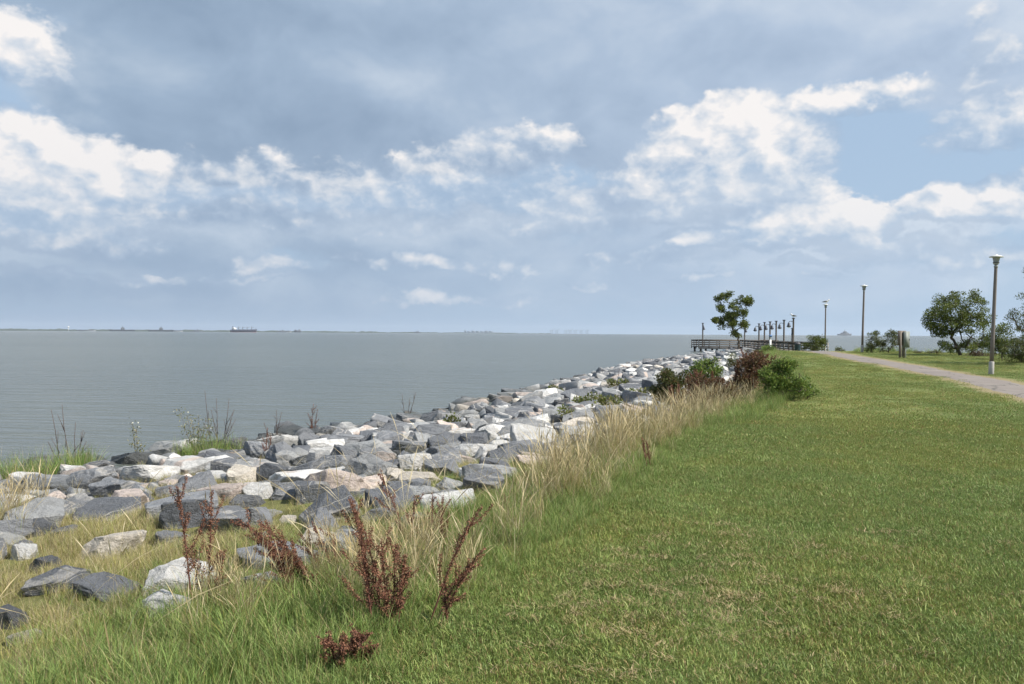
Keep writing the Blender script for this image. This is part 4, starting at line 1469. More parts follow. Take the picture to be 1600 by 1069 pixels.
# young tree on the stones before the pier head
Yt = 84.0
bt = at(1153, 549, Yt)
bt.z = tzf(bt.x, bt.y)
cs = px_blobs([(1133, 504, 15, 11, 14), (1145, 487, 17, 15, 20), (1128, 466, 8, 8, 7), (1139, 460, 5, 4, 4), (1162, 471, 12, 9, 11), (1172, 470, 5, 4, 4), (1152, 506, 12, 9, 9), (1163, 505, 4, 7, 5), (1119, 502, 5, 4, 4), (1150, 523, 7, 4, 5), (1128, 483, 7, 7, 6), (1160, 488, 5, 6, 4)], Yt, 0.8, 5)
woody('young_tree', bt, cs, 'slender young tree with large leaves in front of the pier', 'tree', None, 0.10, 85, 0.40, 0.15, LEAF, 31, minr=0.02, ratio=0.8)
# round wind-bent tree behind the footpath
Yt = 52.0
bt = at(1502, 555, Yt)
bt.z = tzf(bt.x, bt.y)
cs = px_blobs([(1492, 482, 40, 24, 38), (1465, 500, 22, 18, 18), (1525, 488, 26, 26, 20), (1510, 466, 26, 12, 12), (1452, 510, 10, 12, 6), (1535, 520, 20, 22, 12), (1470, 522, 14, 7, 5), (1500, 512, 40, 10, 16), (1488, 540, 22, 9, 10), (1520, 542, 24, 9, 12), (1480, 500, 30, 16, 14)], Yt, 0.9, 8)
woody('spreading_tree', bt, cs, 'low spreading tree with open limbs behind the nearest lamp post', 'tree', None, 0.12, 120, 0.34, 0.10, LEAF, 32, minr=0.012, forks=[at(x, y, 52.0 + d) for x, y, d in ((1494, 540, 0.2), (1486, 528, 0.3), (1511, 541, -0.2), (1520, 530, -0.4), (1503, 538, 0.5), (1502, 525, 0.7), (1478, 520, 0.2), (1528, 520, -0.3))])
# drooping evergreen cut by the picture's edge
Yt = 40.0
bt = at(1632, 572, Yt)
bt.z = tzf(bt.x, bt.y)
cs = []
rs = random.Random(4)
for k in range(34):
    f = k / 33
    y = 560 - 150 * f
    reach = (1.0 - 0.75 * f) * rs.uniform(40, 72)
    for s in range(3):
        cs.append(at(1632 + reach * (s + 1) / 3 * rs.choice((-1, -1, 1)), y - 4 * s + rs.uniform(-5, 5), Yt + rs.uniform(-1, 1)))
woody('evergreen_tree', bt, cs, 'dark evergreen with upswept feathery branches cut by the picture edge', 'tree', None, 0.13, 75, 0.24, 0.12, LEAF_D, 33, minr=0.012, up=0.7, ratio=0.25)


def shrub(blobs, Y, base_px, label, seed, per=90, spread=0.22, size=0.06, cols=LEAF_D, rad=0.04, group='shrubs', depth=0.9, up=0.5):
    b = at(base_px[0], base_px[1], Y)
    b.z = tzf(b.x, b.y)
    return woody('shrub', b, px_blobs(blobs, Y, depth, seed), label, 'shrub', group, rad, per, spread, size, cols, seed, 'stems', 'foliage', 0.006, 'twig', up)


shrub([(1365, 532, 11, 16, 22), (1358, 538, 7, 12, 8)], 57.0, (1366, 552), 'upright shrub beside the second lamp post', 41, 90, 0.24, 0.075, LEAF_D)
shrub([(1391, 533, 12, 16, 24), (1380, 540, 8, 10, 8)], 57.0, (1388, 552), 'upright shrub next to the post with the grey box', 42, 90, 0.24, 0.075, LEAF_D)
shrub([(1274, 538, 17, 13, 40), (1258, 542, 5, 5, 5)], 78.0, (1274, 551), 'dense round shrub behind the third lamp post', 43, 110, 0.34, 0.10, LEAF)
shrub([(1312, 547, 8, 5, 8)], 66.0, (1312, 553), 'small low shrub at the far end of the footpath', 44, 80, 0.22, 0.07, LEAF_D)
shrub([(1566, 530, 18, 24, 26), (1556, 540, 10, 14, 8)], 46.0, (1566, 562), 'leafy shrub between the spreading tree and the evergreen', 45, 110, 0.28, 0.085, LEAF)
shrub([(1590, 552, 22, 18, 30), (1612, 545, 20, 26, 24)], 42.0, (1592, 572), 'dark low bush under the evergreen beside the footpath', 46, 120, 0.28, 0.07, LEAF_D)
shrub([(1530, 553, 22, 7, 16)], 50.5, (1530, 560), 'low reddish brush at the foot of the spreading tree', 47, 80, 0.2, 0.06, [(0.09, 0.06, 0.04), (0.07, 0.075, 0.03), (0.10, 0.05, 0.035)])
shrub([(1462, 553, 14, 5, 10)], 55.0, (1462, 558), 'low weedy bush at the water by the spreading tree', 48, 70, 0.2, 0.06, LEAF_D)
shrub([(1432, 552, 10, 3, 6)], 57.0, (1432, 557), 'low brownish weed patch beyond the grey box post', 49, 60, 0.18, 0.06, [(0.13, 0.09, 0.05), (0.10, 0.10, 0.04)])


def on_ground(px, py):
    return spot(px, py).y


BROWN = [(0.16, 0.085, 0.05), (0.19, 0.12, 0.06), (0.12, 0.10, 0.045), (0.14, 0.07, 0.045)]
for (bl, base, lab, cols, size) in [
        ([(1052, 602, 30, 24, 44), (1036, 614, 18, 16, 18)], (1054, 642), 'brownish green shrub nearest the straw grass among the docks', LEAF_D + [(0.16, 0.11, 0.05)], 0.05),
        ([(1092, 612, 26, 22, 34), (1120, 608, 22, 20, 24)], (1100, 644), 'russet brown weedy bush in front of the fresh green shrub', BROWN, 0.045),
        ([(1104, 580, 22, 20, 36), (1092, 592, 16, 14, 16)], (1104, 628), 'fresh green upright shrub behind the russet bush', LEAF_B, 0.05),
        ([(1172, 584, 22, 24, 34), (1186, 570, 18, 18, 22), (1160, 604, 18, 14, 14)], (1174, 622), 'russet twiggy bush beside the bright green shrub', BROWN, 0.05),
        ([(1215, 586, 22, 20, 36), (1240, 602, 28, 18, 40), (1226, 572, 16, 9, 12), (1205, 606, 20, 14, 16)], (1228, 626), 'bright green shrub spreading onto the lawn beside the docks', LEAF_B, 0.05),
        ([(1145, 566, 6, 12, 10)], (1146, 582), 'small slim shrub on the stones below the young tree', LEAF_D, 0.06),
        ([(1180, 556, 16, 9, 18)], (1182, 572), 'reddish twiggy shrub behind the tall docks', [(0.14, 0.07, 0.045), (0.11, 0.11, 0.04)], 0.06),
        ([(1200, 545, 12, 5, 12)], (1201, 552), 'low green shrub in front of the pier rail', LEAF_B, 0.07),
        ([(1258, 612, 14, 10, 14)], (1256, 624), 'low outlying tuft at the lawn side of the bright green shrub', LEAF_B, 0.045)]:
    shrub(bl, on_ground(*base), base, lab, int(base[0]), 95, 0.15 if base[1] > 600 else 0.22, size, cols, 0.03, 'shrubs along the stone bank')

# small green succulents and weeds low among the stones
for j, (px, py, w, lab) in enumerate([(612, 662, 26, 'small green weed beside the small square white stone'), (868, 622, 22, 'small weed on the stones beside the upright pointed stone'), (915, 637, 30, 'low green weed patch landward of the upright pointed stone'),
                                       (760, 617, 22, 'small yellowish weed beside the pink waterline boulder'), (1000, 632, 34, 'low weed mat at the seaward side of the near shrub'), (950, 646, 30, 'yellow green weed between stones and straw grass'),
                                       (700, 676, 16, 'tiny green weed beside the white cracked slab'), (888, 662, 22, 'small yellow weed beside the triangular dark stone'), (800, 615, 18, 'small weed tuft at the waterline past the pink boulder'), (965, 612, 22, 'small green weed high among the far stones')]):
    p = spot(px, py)
    root = empty('low_weed', p)
    tag(root, lab, 'weed', 'low weeds among the stones')
    rg2 = np.random.default_rng(j + 70)
    wm = w * p.y / FPX / 2
    cs = [Vector((rg2.uniform(-wm, wm), rg2.uniform(-wm, wm) * 0.8, rg2.uniform(0.03, 0.22) * (1 + p.y / 40))) for _ in range(12)]
    V, T, K = crown(cs, 45, 0.13 * (1 + p.y / 60), 0.05 * (1 + p.y / 50), [(0.15, 0.17, 0.04), (0.11, 0.14, 0.035), (0.19, 0.18, 0.06)], j + 70, 0.6)
    link(bpy.data.objects.new('foliage', np_mesh('foliage', V, T, M['leaf'], False, {'col': K})), root)
    grow(Vector((0, 0, -0.1)), cs, 0.012, 0.004, j).build('stems', M['twig'], root)

# bare dark twigs and flowering weeds standing against the water
for j, (base, tips, lab) in enumerate([((105, 722), [(80, 640), (97, 632), (118, 660), (130, 672), (135, 690), (75, 690)], 'bare dark twigs against the water at the near end of the bank'),
                                        ((340, 686), [(320, 610), (338, 622), (358, 622), (366, 640), (368, 655), (330, 640)], 'bare dark twigs standing behind the flowering weed'),
                                        ((425, 672), [(432, 640), (440, 644), (412, 660)], 'few short bare twigs at the waterline beside the rocks'),
                                        ((632, 642), [(628, 615), (640, 622), (650, 612)], 'short bare twigs at the waterline beside grey boulders'),
                                        ((962, 614), [(968, 576), (958, 590)], 'single brown stalk rising from the far stones')]):
    b = shore_spot(*base)
    root = empty('bare_weed', b)
    tag(root, lab, 'weed', 'bare twigs along the water')
    rs = random.Random(j + 3)
    for (tx, ty) in tips:
        mb = MB()
        tip = at(tx, ty, b.y + rs.uniform(-0.2, 0.2)) - b
        o = Vector((rs.uniform(-0.12, 0.12), rs.uniform(-0.1, 0.1), -0.3))
        q = [o, o.lerp(tip, 0.4) + Vector((rs.gauss(0, 0.03), 0, 0.05)), o.lerp(tip, 0.75), tip]
        mb.tube(q, [0.011, 0.009, 0.007, 0.005], 4)
        for _ in range(3):
            f = rs.uniform(0.35, 0.85)
            a = o.lerp(tip, f)
            mb.tube([a, a + (tip - o) * rs.uniform(0.08, 0.2) + Vector((rs.gauss(0, 0.06), rs.gauss(0, 0.06), 0))], [0.006, 0.004], 3)
        mb.build('stem', M['twig'], root)
for j, (base, tips, lab) in enumerate([((308, 700), [(280, 640), (292, 648), (300, 655), (310, 650), (322, 655), (330, 662), (288, 665), (315, 668)], 'bushy white-flowered weed beside the white ridged boulder'),
                                        ((216, 706), [(206, 658), (213, 668), (221, 690)], 'slim white-flowered weed against the water')]):
    b = shore_spot(*base)
    root = empty('flowering_weed', b)
    tag(root, lab, 'weed', 'white-flowered weeds on the bank')
    rg2 = np.random.default_rng(j + 5)
    mb = MB()
    P, D, F = [], [], []
    for (tx, ty) in tips:
        tip = at(tx, ty, b.y + rg2.uniform(-0.15, 0.15)) - b
        o = Vector((0, 0, -0.25))
        mb.tube([o, o.lerp(tip, 0.5) + Vector((0, 0, 0.04)), tip], [0.007, 0.005, 0.003], 4)
        for k in range(70):
            f = rg2.uniform(0.3, 1)
            p = np.array(o.lerp(tip, f)) + rg2.normal(0, 0.045, 3)
            P.append(p)
            D.append(rg2.normal(0, 1, 3) + np.array((0, 0, 0.5)))
        for k in range(5):
            F.append(np.array(tip) + rg2.normal(0, 0.045, 3) + np.array((0, 0, -0.04)))
    mb.build('stem', M['twig'], root)
    V, T, K = leaf_quads(np.array(P), np.array(D), 0.055, [(0.20, 0.20, 0.08), (0.16, 0.175, 0.07), (0.27, 0.24, 0.13)], rg2, 0.34)
    link(bpy.data.objects.new('leaves', np_mesh('leaves', V, T, M['leaf'], False, {'col': K})), root)
    V, T, K = leaf_quads(np.array(F), rg2.normal(0, 1, (len(F), 3)), 0.034, [(0.66, 0.64, 0.52)], rg2, 0.9)
    link(bpy.data.objects.new('flowers', np_mesh('flowers', V, T, M['leaf'], False, {'col': K})), root)
# ============================================================ LAMP POSTS, PIER, POST, BIN
def lamp_post(base, lean, h, label):
    root = empty('lamp_post', base)
    root.rotation_euler = (0, lean, 0)
    tag(root, label, 'lamp post', 'tall lamp posts along the footpath')
    MB().lathe([(0.10, -0.3), (0.10, 0.0), (0.105, 0.02), (0.10, 0.52), (0.085, 0.545)], 14).build('footing', M['lamp_base'], root, True)
    MB().lathe([(0.078, 0.5), (0.075, 1.5), (0.062, h - 0.55), (0.062, h - 0.5)], 12).build('pole', M['lamp_post'], root, True)
    MB().lathe([(0.075, h - 0.52), (0.08, h - 0.46), (0.055, h - 0.44), (0.055, h - 0.40)], 12).build('collar', M['lamp_body'], root, True)
    hb = MB().lathe([(0.07, h - 0.405), (0.105, h - 0.38), (0.11, h - 0.33), (0.10, h - 0.30), (0.14, h - 0.12), (0.15, h - 0.095)], 16).build('housing', M['lamp_body'], root, True)
    MB().lathe([(0.115, h - 0.335), (0.122, h - 0.325), (0.122, h - 0.305), (0.112, h - 0.297)], 16).build('band', M['iron'], hb, True)
    MB().lathe([(0.17, h - 0.11), (0.27, h - 0.10), (0.272, h - 0.085), (0.16, h - 0.035), (0.05, h - 0.01), (0.03, h + 0.02), (0.012, h + 0.03)], 20).build('cap', M['lamp_cap'], root, True)
    return root


def lamp_at(base_px, top_y, Y, lean, label):
    b = at(base_px[0], base_px[1], Y)
    b.z = tzf(b.x, b.y)
    top = at(base_px[0], top_y, Y)
    return lamp_post(b, R(lean), top.z - b.z, label)


lamp_a = lamp_at((1548.5, 585), 398, 32.6, 1.9, 'tall grey lamp post with pale flat cap nearest the camera')
lamp_b = lamp_at((1347, 551), 445, 57.5, 1.2, 'tall lamp post in the middle of the row by the footpath')
lamp_c = lamp_at((1289, 549), 475, 79.0, 0.4, 'tall lamp post with a gull on top beside the round shrub')


def gull(loc, rz, scale, label):
    """standing gull: one body mesh, wings and legs as parts"""
    root = empty('gull', loc, rz)
    tag(root, label, 'bird', 'gulls on lamp tops')
    prof = [(-0.20, 0.115, 0.012), (-0.13, 0.13, 0.045), (-0.04, 0.15, 0.075), (0.05, 0.165, 0.078), (0.11, 0.19, 0.055), (0.135, 0.235, 0.042), (0.155, 0.27, 0.046), (0.19, 0.285, 0.040), (0.222, 0.28, 0.016)]
    s = scale
    MB().tube([(x * s, 0, z * s) for x, z, r in prof], [r * s for x, z, r in prof], 10).build('body', M['gull_white'], root, True)
    for sd in (-1, 1):
        MB().tube([(0.09 * s, sd * 0.055 * s, 0.185 * s), (0.0, sd * 0.07 * s, 0.18 * s), (-0.14 * s, sd * 0.045 * s, 0.145 * s), (-0.27 * s, sd * 0.015 * s, 0.12 * s)], [0.02 * s, 0.05 * s, 0.035 * s, 0.006 * s], 8).build('wing', M['gull_grey'], root, True)
        MB().tube([(0.02 * s, sd * 0.03 * s, 0.1 * s), (0.015 * s, sd * 0.03 * s, 0.05 * s), (0.02 * s, sd * 0.03 * s, 0.0)], 0.007 * s, 5).build('leg', M['gull_bill'], root)
    MB().tube([(0.215 * s, 0, 0.28 * s), (0.25 * s, 0, 0.277 * s), (0.275 * s, 0, 0.268 * s)], [0.014 * s, 0.011 * s, 0.003 * s], 6).build('bill', M['gull_bill'], root)
    return root


lt = lamp_c.matrix_world
lc = lamp_c.location
hC = at(1289, 475, 79.0).z - lc.z
gull((lc.x + 0.02 + math.sin(R(0.4)) * hC, lc.y, lc.z + hC + 0.015), R(-15), 1.45, 'white gull standing on the lamp post by the round shrub')

# the post with a grey box
pb = at(1409, 558, 47.0)
pb.z = tzf(pb.x, pb.y)
root = empty('service_post', pb, R(25))
tag(root, 'weathered timber posts carrying a grey metal box beside the footpath', 'service post')
for dx_ in (-0.14, 0.14):
    MB().box((dx_ - 0.055, -0.055, -0.3), (dx_ + 0.055, 0.055, 1.56)).build('post', M['pier_wood'], root)
MB().box((-0.26, -0.02, 0.75), (0.32, 0.10, 1.62)).build('backboard', M['pier_wood'], root)
bx_ = MB().box((0.02, -0.18, 0.62), (0.44, -0.06, 1.58)).build('box', M['grey_box'], root)
MB().box((0.05, -0.195, 0.68), (0.41, -0.182, 1.52)).build('door', M['grey_box'], bx_)
MB().box((0.36, -0.215, 1.05), (0.39, -0.196, 1.15)).build('latch', M['iron'], bx_)
MB().tube([(0.2, -0.10, -0.2), (0.2, -0.10, 0.6)], 0.022, 8).build('conduit', M['lamp_body'], root, True)

# ---------------------------------------------------------------- pier
DECK_Z = -0.27
PA, PB_ = Vector((30.8, 85.5, DECK_Z)), Vector((34.6, 121.0, DECK_Z))
pd_ = (PB_ - PA).normalized()
ps_ = Vector((pd_.y, -pd_.x, 0))            # towards the right
PW = 3.0
HL = at(1092, 540, 121.0).x                 # left end of the head
pier = empty('fishing_pier', PA)
tag(pier, 'brown timber fishing pier with railings reaching out over the water', 'pier')
rel = lambda p: Vector(p) - PA
mid_a, mid_b = PA + ps_ * PW / 2, PB_ + ps_ * PW / 2
MB().bar(rel(mid_a - pd_ * 1.5), rel(mid_b), PW, 0.10).build('walkway', M['pier_wood'], pier)
H0, H1 = Vector((HL, 121.0, DECK_Z)), Vector((40.5, 121.0, DECK_Z))
MB().bar(rel(H0 + Vector((0, 2.5, -0.004))), rel(H1 + Vector((0, 2.5, -0.004))), 5.0, 0.10).build('head_deck', M['pier_wood'], pier)
MB().bar(rel(H0 + Vector((0, 0.06, -0.19))), rel(H1 + Vector((0, 0.06, -0.19))), 0.09, 0.26).build('edge_beam', M['pier_pale'], pier)
MB().bar(rel(PA + ps_ * 0.06 + Vector((0, 0, -0.19))), rel(PB_ + ps_ * 0.06 + Vector((0, 0, -0.19))), 0.09, 0.26).build('edge_beam', M['pier_dark'], pier)
MB().bar(rel(PA + ps_ * (PW - 0.06) + Vector((0, 0, -0.19))), rel(PB_ + ps_ * (PW - 0.06) + Vector((0, 0, -0.19))), 0.09, 0.26).build('edge_beam', M['pier_dark'], pier)


def railing(a, b, gap, mats=('pier_wood', 'pier_wood', 'pier_dark'), low=True):
    n = max(1, round((b - a).length / gap))
    d = (b - a).normalized()
    for k in range(n + 1):
        p = a.lerp(b, k / n)
        MB().bar(rel(p + Vector((0, 0, -0.28))), rel(p + Vector((0, 0, 1.02))), 0.10, 0.10, up=(d.x, d.y, 0)).build('post', M[mats[0] if k % 3 else 'pier_pale'], pier)
    up = Vector((0, 0, 1))
    MB().bar(rel(a + up * 1.06), rel(b + up * 1.06), 0.20, 0.045).build('cap_rail', M[mats[1]], pier)
    s = Vector((d.y, -d.x, 0)) * 0.075
    for z, hgt in ((0.92, 0.17), (0.60, 0.13), (0.30, 0.13)):
        MB().bar(rel(a + s + up * z), rel(b + s + up * z), 0.04, hgt).build('rail', M[mats[2]], pier)


railing(H0, PB_ - Vector((0.0, 0, 0)), 1.5)
railing(PA, PB_, 2.2)
railing(PA + ps_ * PW, PB_ + ps_ * PW, 2.2)
railing(PB_ + ps_ * (PW + 0.2), H1, 1.5)
railing(H0 + Vector((0, 5, 0)), H1 + Vector((0, 5, 0)), 2.2)
railing(H0 + Vector((0, 0.2, 0)), H0 + Vector((0, 4.8, 0)), 1.6)
railing(H1 + Vector((0, 0.2, 0)), H1 + Vector((0, 4.8, 0)), 1.6)
for k in range(9):
    for sd in (0.35, PW - 0.35):
        p = PA.lerp(PB_, k / 8) + ps_ * sd
        MB().lathe([(0.14, -3.2), (0.14, -0.06)], 8, at=tuple(rel((p.x, p.y, DECK_Z)))).build('pile', M['pier_dark'], pier, True)
k = H0.x + 0.4
while k < H1.x:
    for yy in (0.45, 4.5):
        MB().lathe([(0.16, -3.2), (0.16, -0.06)], 8, at=tuple(rel((k, 121 + yy, DECK_Z)))).build('pile', M['pier_dark'], pier, True)
    k += 1.75


def pier_lamp(base, rz, h, label, hook=True):
    root = empty('pier_lamp', base, rz)
    tag(root, label, 'pier lamp', 'bell lamps on the pier')
    MB().lathe([(0.13, 0.0), (0.13, 0.05), (0.105, 0.06), (0.095, h - 0.16), (0.095, h)], 10).build('post', M['pier_dark'], root, True)
    MB().lathe([(0.10, h - 0.03), (0.20, h + 0.02), (0.20, h + 0.06), (0.08, h + 0.09)], 10).build('post_cap', M['iron'], root, True)
    z = h - 0.42
    MB().tube([(0, 0, z), (-0.25, 0, z + 0.12), (-0.46, 0, z + 0.10), (-0.55, 0, z - 0.02)], 0.032, 7).build('bracket', M['iron'], root, True)
    MB().lathe([(0.24, z - 0.52), (0.23, z - 0.44), (0.165, z - 0.34), (0.13, z - 0.14), (0.06, z - 0.06), (0.035, z)], 14, at=(-0.55, 0, 0)).build('bell_shade', M['bell'], root, True)
    MB().lathe([(0.10, z - 0.60), (0.16, z - 0.53), (0.16, z - 0.52)], 12, at=(-0.55, 0, 0)).build('lens', M['lamp_cap'], root, True)
    return root


LABS = ['bell lamp with a gull on top nearest the shore end of the pier', 'second bell lamp along the pier from the gull', 'bell lamp just past the white notice post on the pier', 'bell lamp just before the white notice post, fourth from the gull', 'second farthest bell lamp of the pier row', 'farthest bell lamp of the pier row before the head']
xs6 = [1235.5, 1221, 1209, 1199.5, 1191, 1182.5]
tops = [498.5, 501.5, 503, 504, 505, 507]
for k in range(6):
    # where the sight line meets the left rail
    d = ray(xs6[k], 530)
    a, b = PA, PB_
    e = b - a
    den = d.x * e.y - d.y * e.x
    s = (a.x * e.y - a.y * e.x) / den
    p = Vector((d.x * s, d.y * s, DECK_Z)) + ps_ * 0.28
    h = at(xs6[k], tops[k], p.y).z - DECK_Z
    pl = pier_lamp((p.x, p.y, DECK_Z + 0.052), R(8), h, LABS[k])
    if k == 0:
        gull((p.x, p.y, DECK_Z + h + 0.14), R(165), 1.5, 'white gull standing on the nearest bell lamp of the pier')
for px, top, Y, rz, lab in ((1098, 506, 121.6, 90, 'bell lamp at the seaward corner of the pier head'), (1163.5, 510, 121.8, 90, 'bell lamp on the pier head behind the young tree'), (1237.5, 514, 122.0, 80, 'far bell lamp of the pier head behind the gull lamp')):
    p = at(px, 530, Y)
    pier_lamp((p.x, Y, DECK_Z + 0.052), R(rz), at(px, top, Y).z - DECK_Z, lab)

# notice post and bin at the landward end
p = at(1203.5, 540, 83.5)
g = tzf(p.x, p.y)
root = empty('notice_post', (p.x, p.y, g))
tag(root, 'white notice post with a small blue sign in front of the pier rail', 'sign')
ztop = at(1203, 523, 83.5).z - g
MB().box((-0.09, -0.07, -0.3), (0.09, 0.07, at(1203, 531, 83.5).z - g)).build('post', M['white'], root)
MB().bar((0, 0, at(1203, 531, 83.5).z - g), (0, 0, ztop), 0.06, 0.06, up=(1, 0, 0)).build('upright', M['white'], root)
MB().box((-0.15, -0.09, ztop - 0.26), (0.15, -0.04, ztop)).build('sign_panel', M['blue_sign'], root)
p = at(1246, 549, 84.0)
g = tzf(p.x, p.y)
root = empty('litter_bin', (p.x, p.y, g))
tag(root, 'dark teal litter bin at the shore end of the pier', 'litter bin')
MB().lathe([(0.27, -0.05), (0.29, 0.05), (0.31, 0.62), (0.315, 0.66)], 16).build('drum', M['teal'], root, True)
MB().lathe([(0.33, 0.655), (0.33, 0.70), (0.27, 0.82), (0.12, 0.87)], 16).build('lid', M['iron'], root, True)

# ============================================================ SHIPS AND FAR SHORE
def hull(mb, L, Bm, H, flare=0.06, sheer=0.12, z0=0.0):
    """ship's hull along x, bow at +x"""
    n = 9
    out = [(-L / 2, -Bm * 0.36), (-L * 0.46, -Bm / 2), (L * 0.28, -Bm / 2), (L * 0.42, -Bm * 0.3), (L / 2 - L * flare, 0), (L * 0.42, Bm * 0.3), (L * 0.28, Bm / 2), (-L * 0.46, Bm / 2), (-L / 2, Bm * 0.36)]
    top = [(x + (L * flare if k == 4 else (L * flare * 0.6 if k in (3, 5) else 0)), y) for k, (x, y) in enumerate(out)]
    V = [(x, y, z0) for x, y in out]
    for k, (x, y) in enumerate(top):
        f = max(0, x / (L / 2))
        V.append((x, y, z0 + H * (1 + sheer * f ** 3 * 3)))
    V += [(0, 0, z0), (0, 0, z0 + H)]
    T = []
    for k in range(n):
        j = (k + 1) % n
        T += [(k, j, j + n), (k, j + n, k + n), (2 * n, j, k), (2 * n + 1, k + n, j + n)]
    return mb.add(V, T)


def far_at(px, Y):
    p = at(px, 517, Y)
    return Vector((p.x, Y, WATER_Z))


ship = empty('cargo_ship', far_at(381, 5600), R(8))
tag(ship, 'dark blue cargo ship with white deckhouse at the stern', 'ship')
hull(MB(), 178, 28, 3.2, 0.02, 0.0, -1.0).build('bottom_paint', M['hull_red'], ship)
hull(MB(), 180, 28.5, 15.2, 0.03, 0.12, 2.1).build('hull', M['hull_dark'], ship)
dh = MB().box((-80, -11, 16.5), (-52, 11, 30)).box((-76, -13, 29.8), (-60, 13, 34)).build('deckhouse', M['ship_white'], ship)
MB().box((-78, -3.5, 33.5), (-71, 3.5, 41), 0.8).build('funnel', M['hull_dark'], dh)
for x in (-38, -8, 22, 52):
    m_ = MB().box((x - 1.5, -1.5, 16), (x + 1.5, 1.5, 40)).build('crane_mast', M['ship_steel'], ship)
    MB().bar((x, 0, 30), (x + 20, 0, 38), 1.2, 1.2).build('jib', M['ship_steel'], m_)
MB().bar((82, 0, 18), (82, 0, 36), 1, 1, up=(1, 0, 0)).build('foremast', M['ship_steel'], ship)
for x in (-24, 6, 36, 66):
    MB().box((x - 9, -9, 16.8), (x + 9, 9, 20)).build('hatch', M['ship_steel'], ship)

for px, rz, lab in ((190, 66, 'grey aircraft carrier farthest along the far shore'), (250, 64, 'grey aircraft carrier between the other carrier and a destroyer')):
    c = empty('aircraft_carrier', far_at(px, 8600), R(rz - 180))
    tag(c, lab, 'warship', 'aircraft carriers moored along the far shore')
    hull(MB(), 320, 40, 17, 0.05, 0.0).build('hull', M['ship_grey'], c)
    MB().prism([(-160, -38), (120, -38), (162, -14), (162, 14), (120, 30), (-160, 34)], 17.2, 20.5).build('flight_deck', M['ship_grey'], c)
    isl = MB().box((-60, -36, 20.3), (-20, -26, 38)).box((-52, -35, 37.8), (-28, -27, 46)).build('island', M['ship_grey'], c)
    MB().tube([(-40, -31, 45), (-40, -31, 62)], [2.4, 0.9], 6).build('mast', M['ship_grey'], isl)
    MB().box((-46, -33, 56), (-34, -29, 57.5)).build('radar', M['ship_grey'], isl)
for px, Y, L, rz, lab in ((307, 8300, 130, 25, 'grey destroyer moored next to the aircraft carriers'), (440, 8700, 110, 30, 'small grey warship just past the cargo ship'), (652, 9500, 90, 12, 'faint grey vessel alone on the horizon')):
    c = empty('warship', far_at(px, Y), R(rz))
    tag(c, lab, 'warship', 'warships along the far shore')
    hull(MB(), L, 16, 8, 0.05, 0.15).build('hull', M['ship_grey'], c)
    s_ = MB().box((-L * 0.22, -6, 7.8), (L * 0.2, 6, 15), 0.9).box((L * 0.02, -5.5, 14.8), (L * 0.18, 5.5, 23), 0.85).box((-L * 0.2, -5, 14.8), (-L * 0.08, 5, 20), 0.8).build('superstructure', M['ship_grey'], c)
    MB().tube([(L * 0.08, 0, 22), (L * 0.08, 0, 38)], [1.8, 0.6], 6).build('mast', M['ship_grey'], s_)
    MB().tube([(-L * 0.13, 0, 19), (-L * 0.13, 0, 31)], [1.4, 0.6], 6).build('mast', M['ship_grey'], s_)
c = empty('dry_dock', far_at(465, 8600), R(5))
tag(c, 'blocky grey dock building on the far shore past the cargo ship', 'building')
MB().box((-36, -20, 0), (36, 20, 22)).build('wall', M['ship_grey'], c)
MB().box((-26, -16, 21.8), (-14, 16, 30)).build('tower', M['ship_grey'], c)
MB().box((12, -16, 21.8), (24, 16, 32)).build('tower', M['ship_grey'], c)
c = empty('water_tower', far_at(107, 8800))
tag(c, 'pale water tower above the far shore', 'water tower')
MB().tube([(0, 0, 0), (0, 0, 38)], [5, 3.5], 8).build('shaft', M['shed'], c)
MB().lathe([(3.5, 37), (10, 43), (11, 48), (8, 53), (1, 56)], 12).build('tank', M['ship_white'], c, True)
for px, L, lab in ((135, 190, 'long pale shed on the far shore past the water tower'), (276, 120, 'pale shed on the far shore between carrier and destroyer'), (450, 70, 'small pale shed on the far shore by the dock building')):
    c = empty('shed', far_at(px, 8900))
    tag(c, lab, 'building', 'sheds on the far shore')
    MB().box((-L / 2, -20, 0), (L / 2, 20, 11)).build('wall', M['shed'], c)
    MB().prism([(-L / 2 - 2, -22), (L / 2 + 2, -22), (L / 2 + 2, 22), (-L / 2 - 2, 22)], 10.9, 17, [(-L / 2 - 2, -1), (L / 2 + 2, -1), (L / 2 + 2, 1), (-L / 2 - 2, 1)]).build('roof', M['ship_grey'], c)
c = empty('container_ship', far_at(752, 11300), R(4))
tag(c, 'very faint long container ship under way on the horizon', 'ship')
hull(MB(), 520, 42, 14, 0.03, 0.08).build('hull', M['crane'], c)  # pale colour on hull, containers and bridge paints extra haze onto this ship
for k in range(6):
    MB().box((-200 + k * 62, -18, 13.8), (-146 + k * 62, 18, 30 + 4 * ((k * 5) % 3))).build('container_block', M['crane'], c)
MB().box((-238, -18, 13.8), (-212, 18, 44)).build('bridge', M['crane'], c)
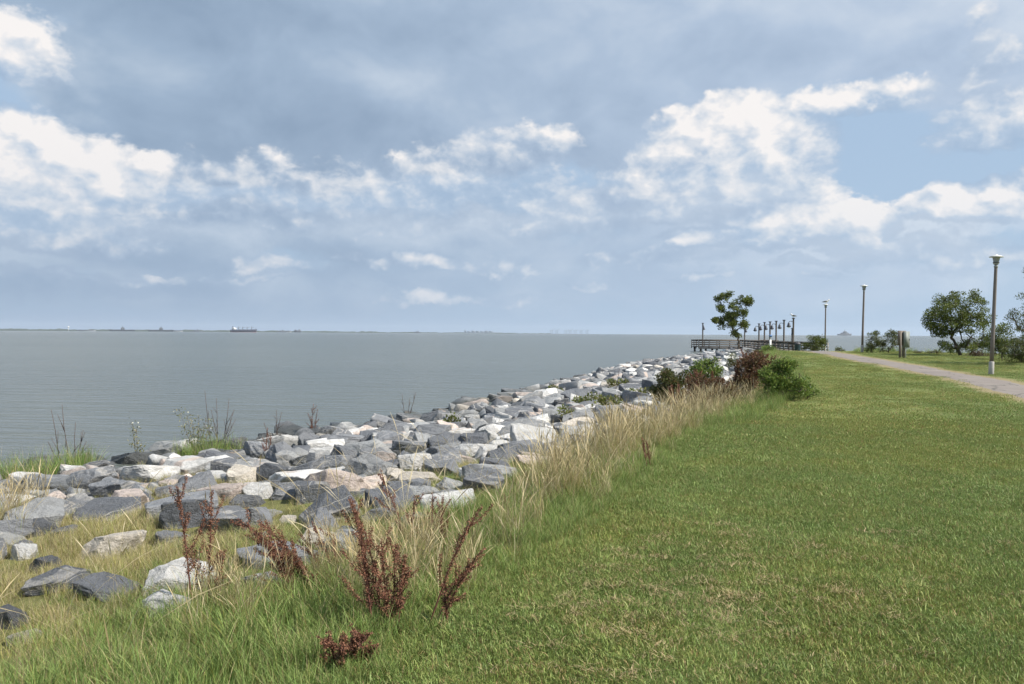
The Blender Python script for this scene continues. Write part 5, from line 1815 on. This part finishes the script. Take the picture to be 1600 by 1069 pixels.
for k, px in enumerate((862, 870, 884, 891, 899, 908, 917)):
    c = empty('gantry_crane', far_at(px, 10600), R(20))
    tag(c, ('faint harbour crane with raised boom farthest from the pier', 'faint harbour crane second from the farthest one', 'faint harbour crane starting the row of five', 'faint harbour crane second in the row of five', 'faint harbour crane in the middle of the row of five', 'faint harbour crane fourth in the row of five', 'faint harbour crane closing the row of five towards the pier')[k], 'crane', 'harbour cranes on the horizon')
    for x in (-12, 12):
        for y in (-9, 9):
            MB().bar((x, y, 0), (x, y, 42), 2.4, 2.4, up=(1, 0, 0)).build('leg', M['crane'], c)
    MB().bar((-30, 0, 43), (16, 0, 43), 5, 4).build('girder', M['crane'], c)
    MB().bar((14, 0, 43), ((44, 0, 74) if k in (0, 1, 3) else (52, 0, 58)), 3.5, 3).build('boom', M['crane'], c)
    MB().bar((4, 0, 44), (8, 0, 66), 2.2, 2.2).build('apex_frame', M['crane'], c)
c = empty('distant_ship', far_at(1320, 9800), R(10))
tag(c, 'faint ship with tall midships tower between two lamp posts', 'ship')
hull(MB(), 190, 26, 18, 0.04, 0.1).build('hull', M['ship_grey'], c)
s_ = MB().box((-60, -10, 17.8), (60, 10, 34), 0.75).box((-26, -8, 33.8), (30, 8, 52), 0.6).build('superstructure', M['ship_grey'], c)
MB().tube([(0, 0, 51), (0, 0, 74)], [3, 1], 6).build('mast', M['ship_grey'], s_)

# far shore: low wooded land
rs = random.Random(2)
V, T = [], []
xsn = np.linspace(-90, 860, 230)
for j, px in enumerate(xsn):
    Y = 9300 + 900 * smooth01(np.array((px - 300) / 560))
    p = far_at(px, Y)
    f = float(np.interp(px, [-90, 120, 260, 480, 640, 860], [26, 23, 20, 17, 11, 4]))
    hgt = max(1.5, f + rs.gauss(0, 2.6) + 3 * math.sin(px * 0.09))
    V += [(p.x, p.y, WATER_Z - 1), (p.x, p.y + 6, WATER_Z + hgt * 0.7), (p.x, p.y + 40, WATER_Z + hgt), (p.x, p.y + 240, WATER_Z - 1)]
    if j:
        o = 4 * j
        for q in range(3):
            T += [(o - 4 + q, o + q, o + 1 + q), (o - 4 + q, o + 1 + q, o - 3 + q)]
tag(link(bpy.data.objects.new('far_shore', np_mesh('far_shore', V, T, M['far_land']))), 'low hazy wooded shore on the horizon', kind='structure')

# ============================================================ HAZE
hm = bpy.data.materials.new('sea_haze')
hm.use_nodes = True
N = NT(hm.node_tree)
N.n.clear()
ho = N.node('ShaderNodeOutputMaterial')
hv = N.node('ShaderNodeVolumePrincipled')
hv.inputs['Color'].default_value = (0.80, 0.88, 1.0, 1)
hv.inputs['Density'].default_value = 0.00003
hv.inputs['Anisotropy'].default_value = 0.0
N.l.new(hv.outputs[0], ho.inputs['Volume'])
Hh = FAR + 300
hb = MB().box((-Hh, -Hh, -5.0), (Hh, Hh, 110.0)).build('haze', hm)
tag(hb, 'thin pale sea haze over the bay', 'haze', kind='stuff')
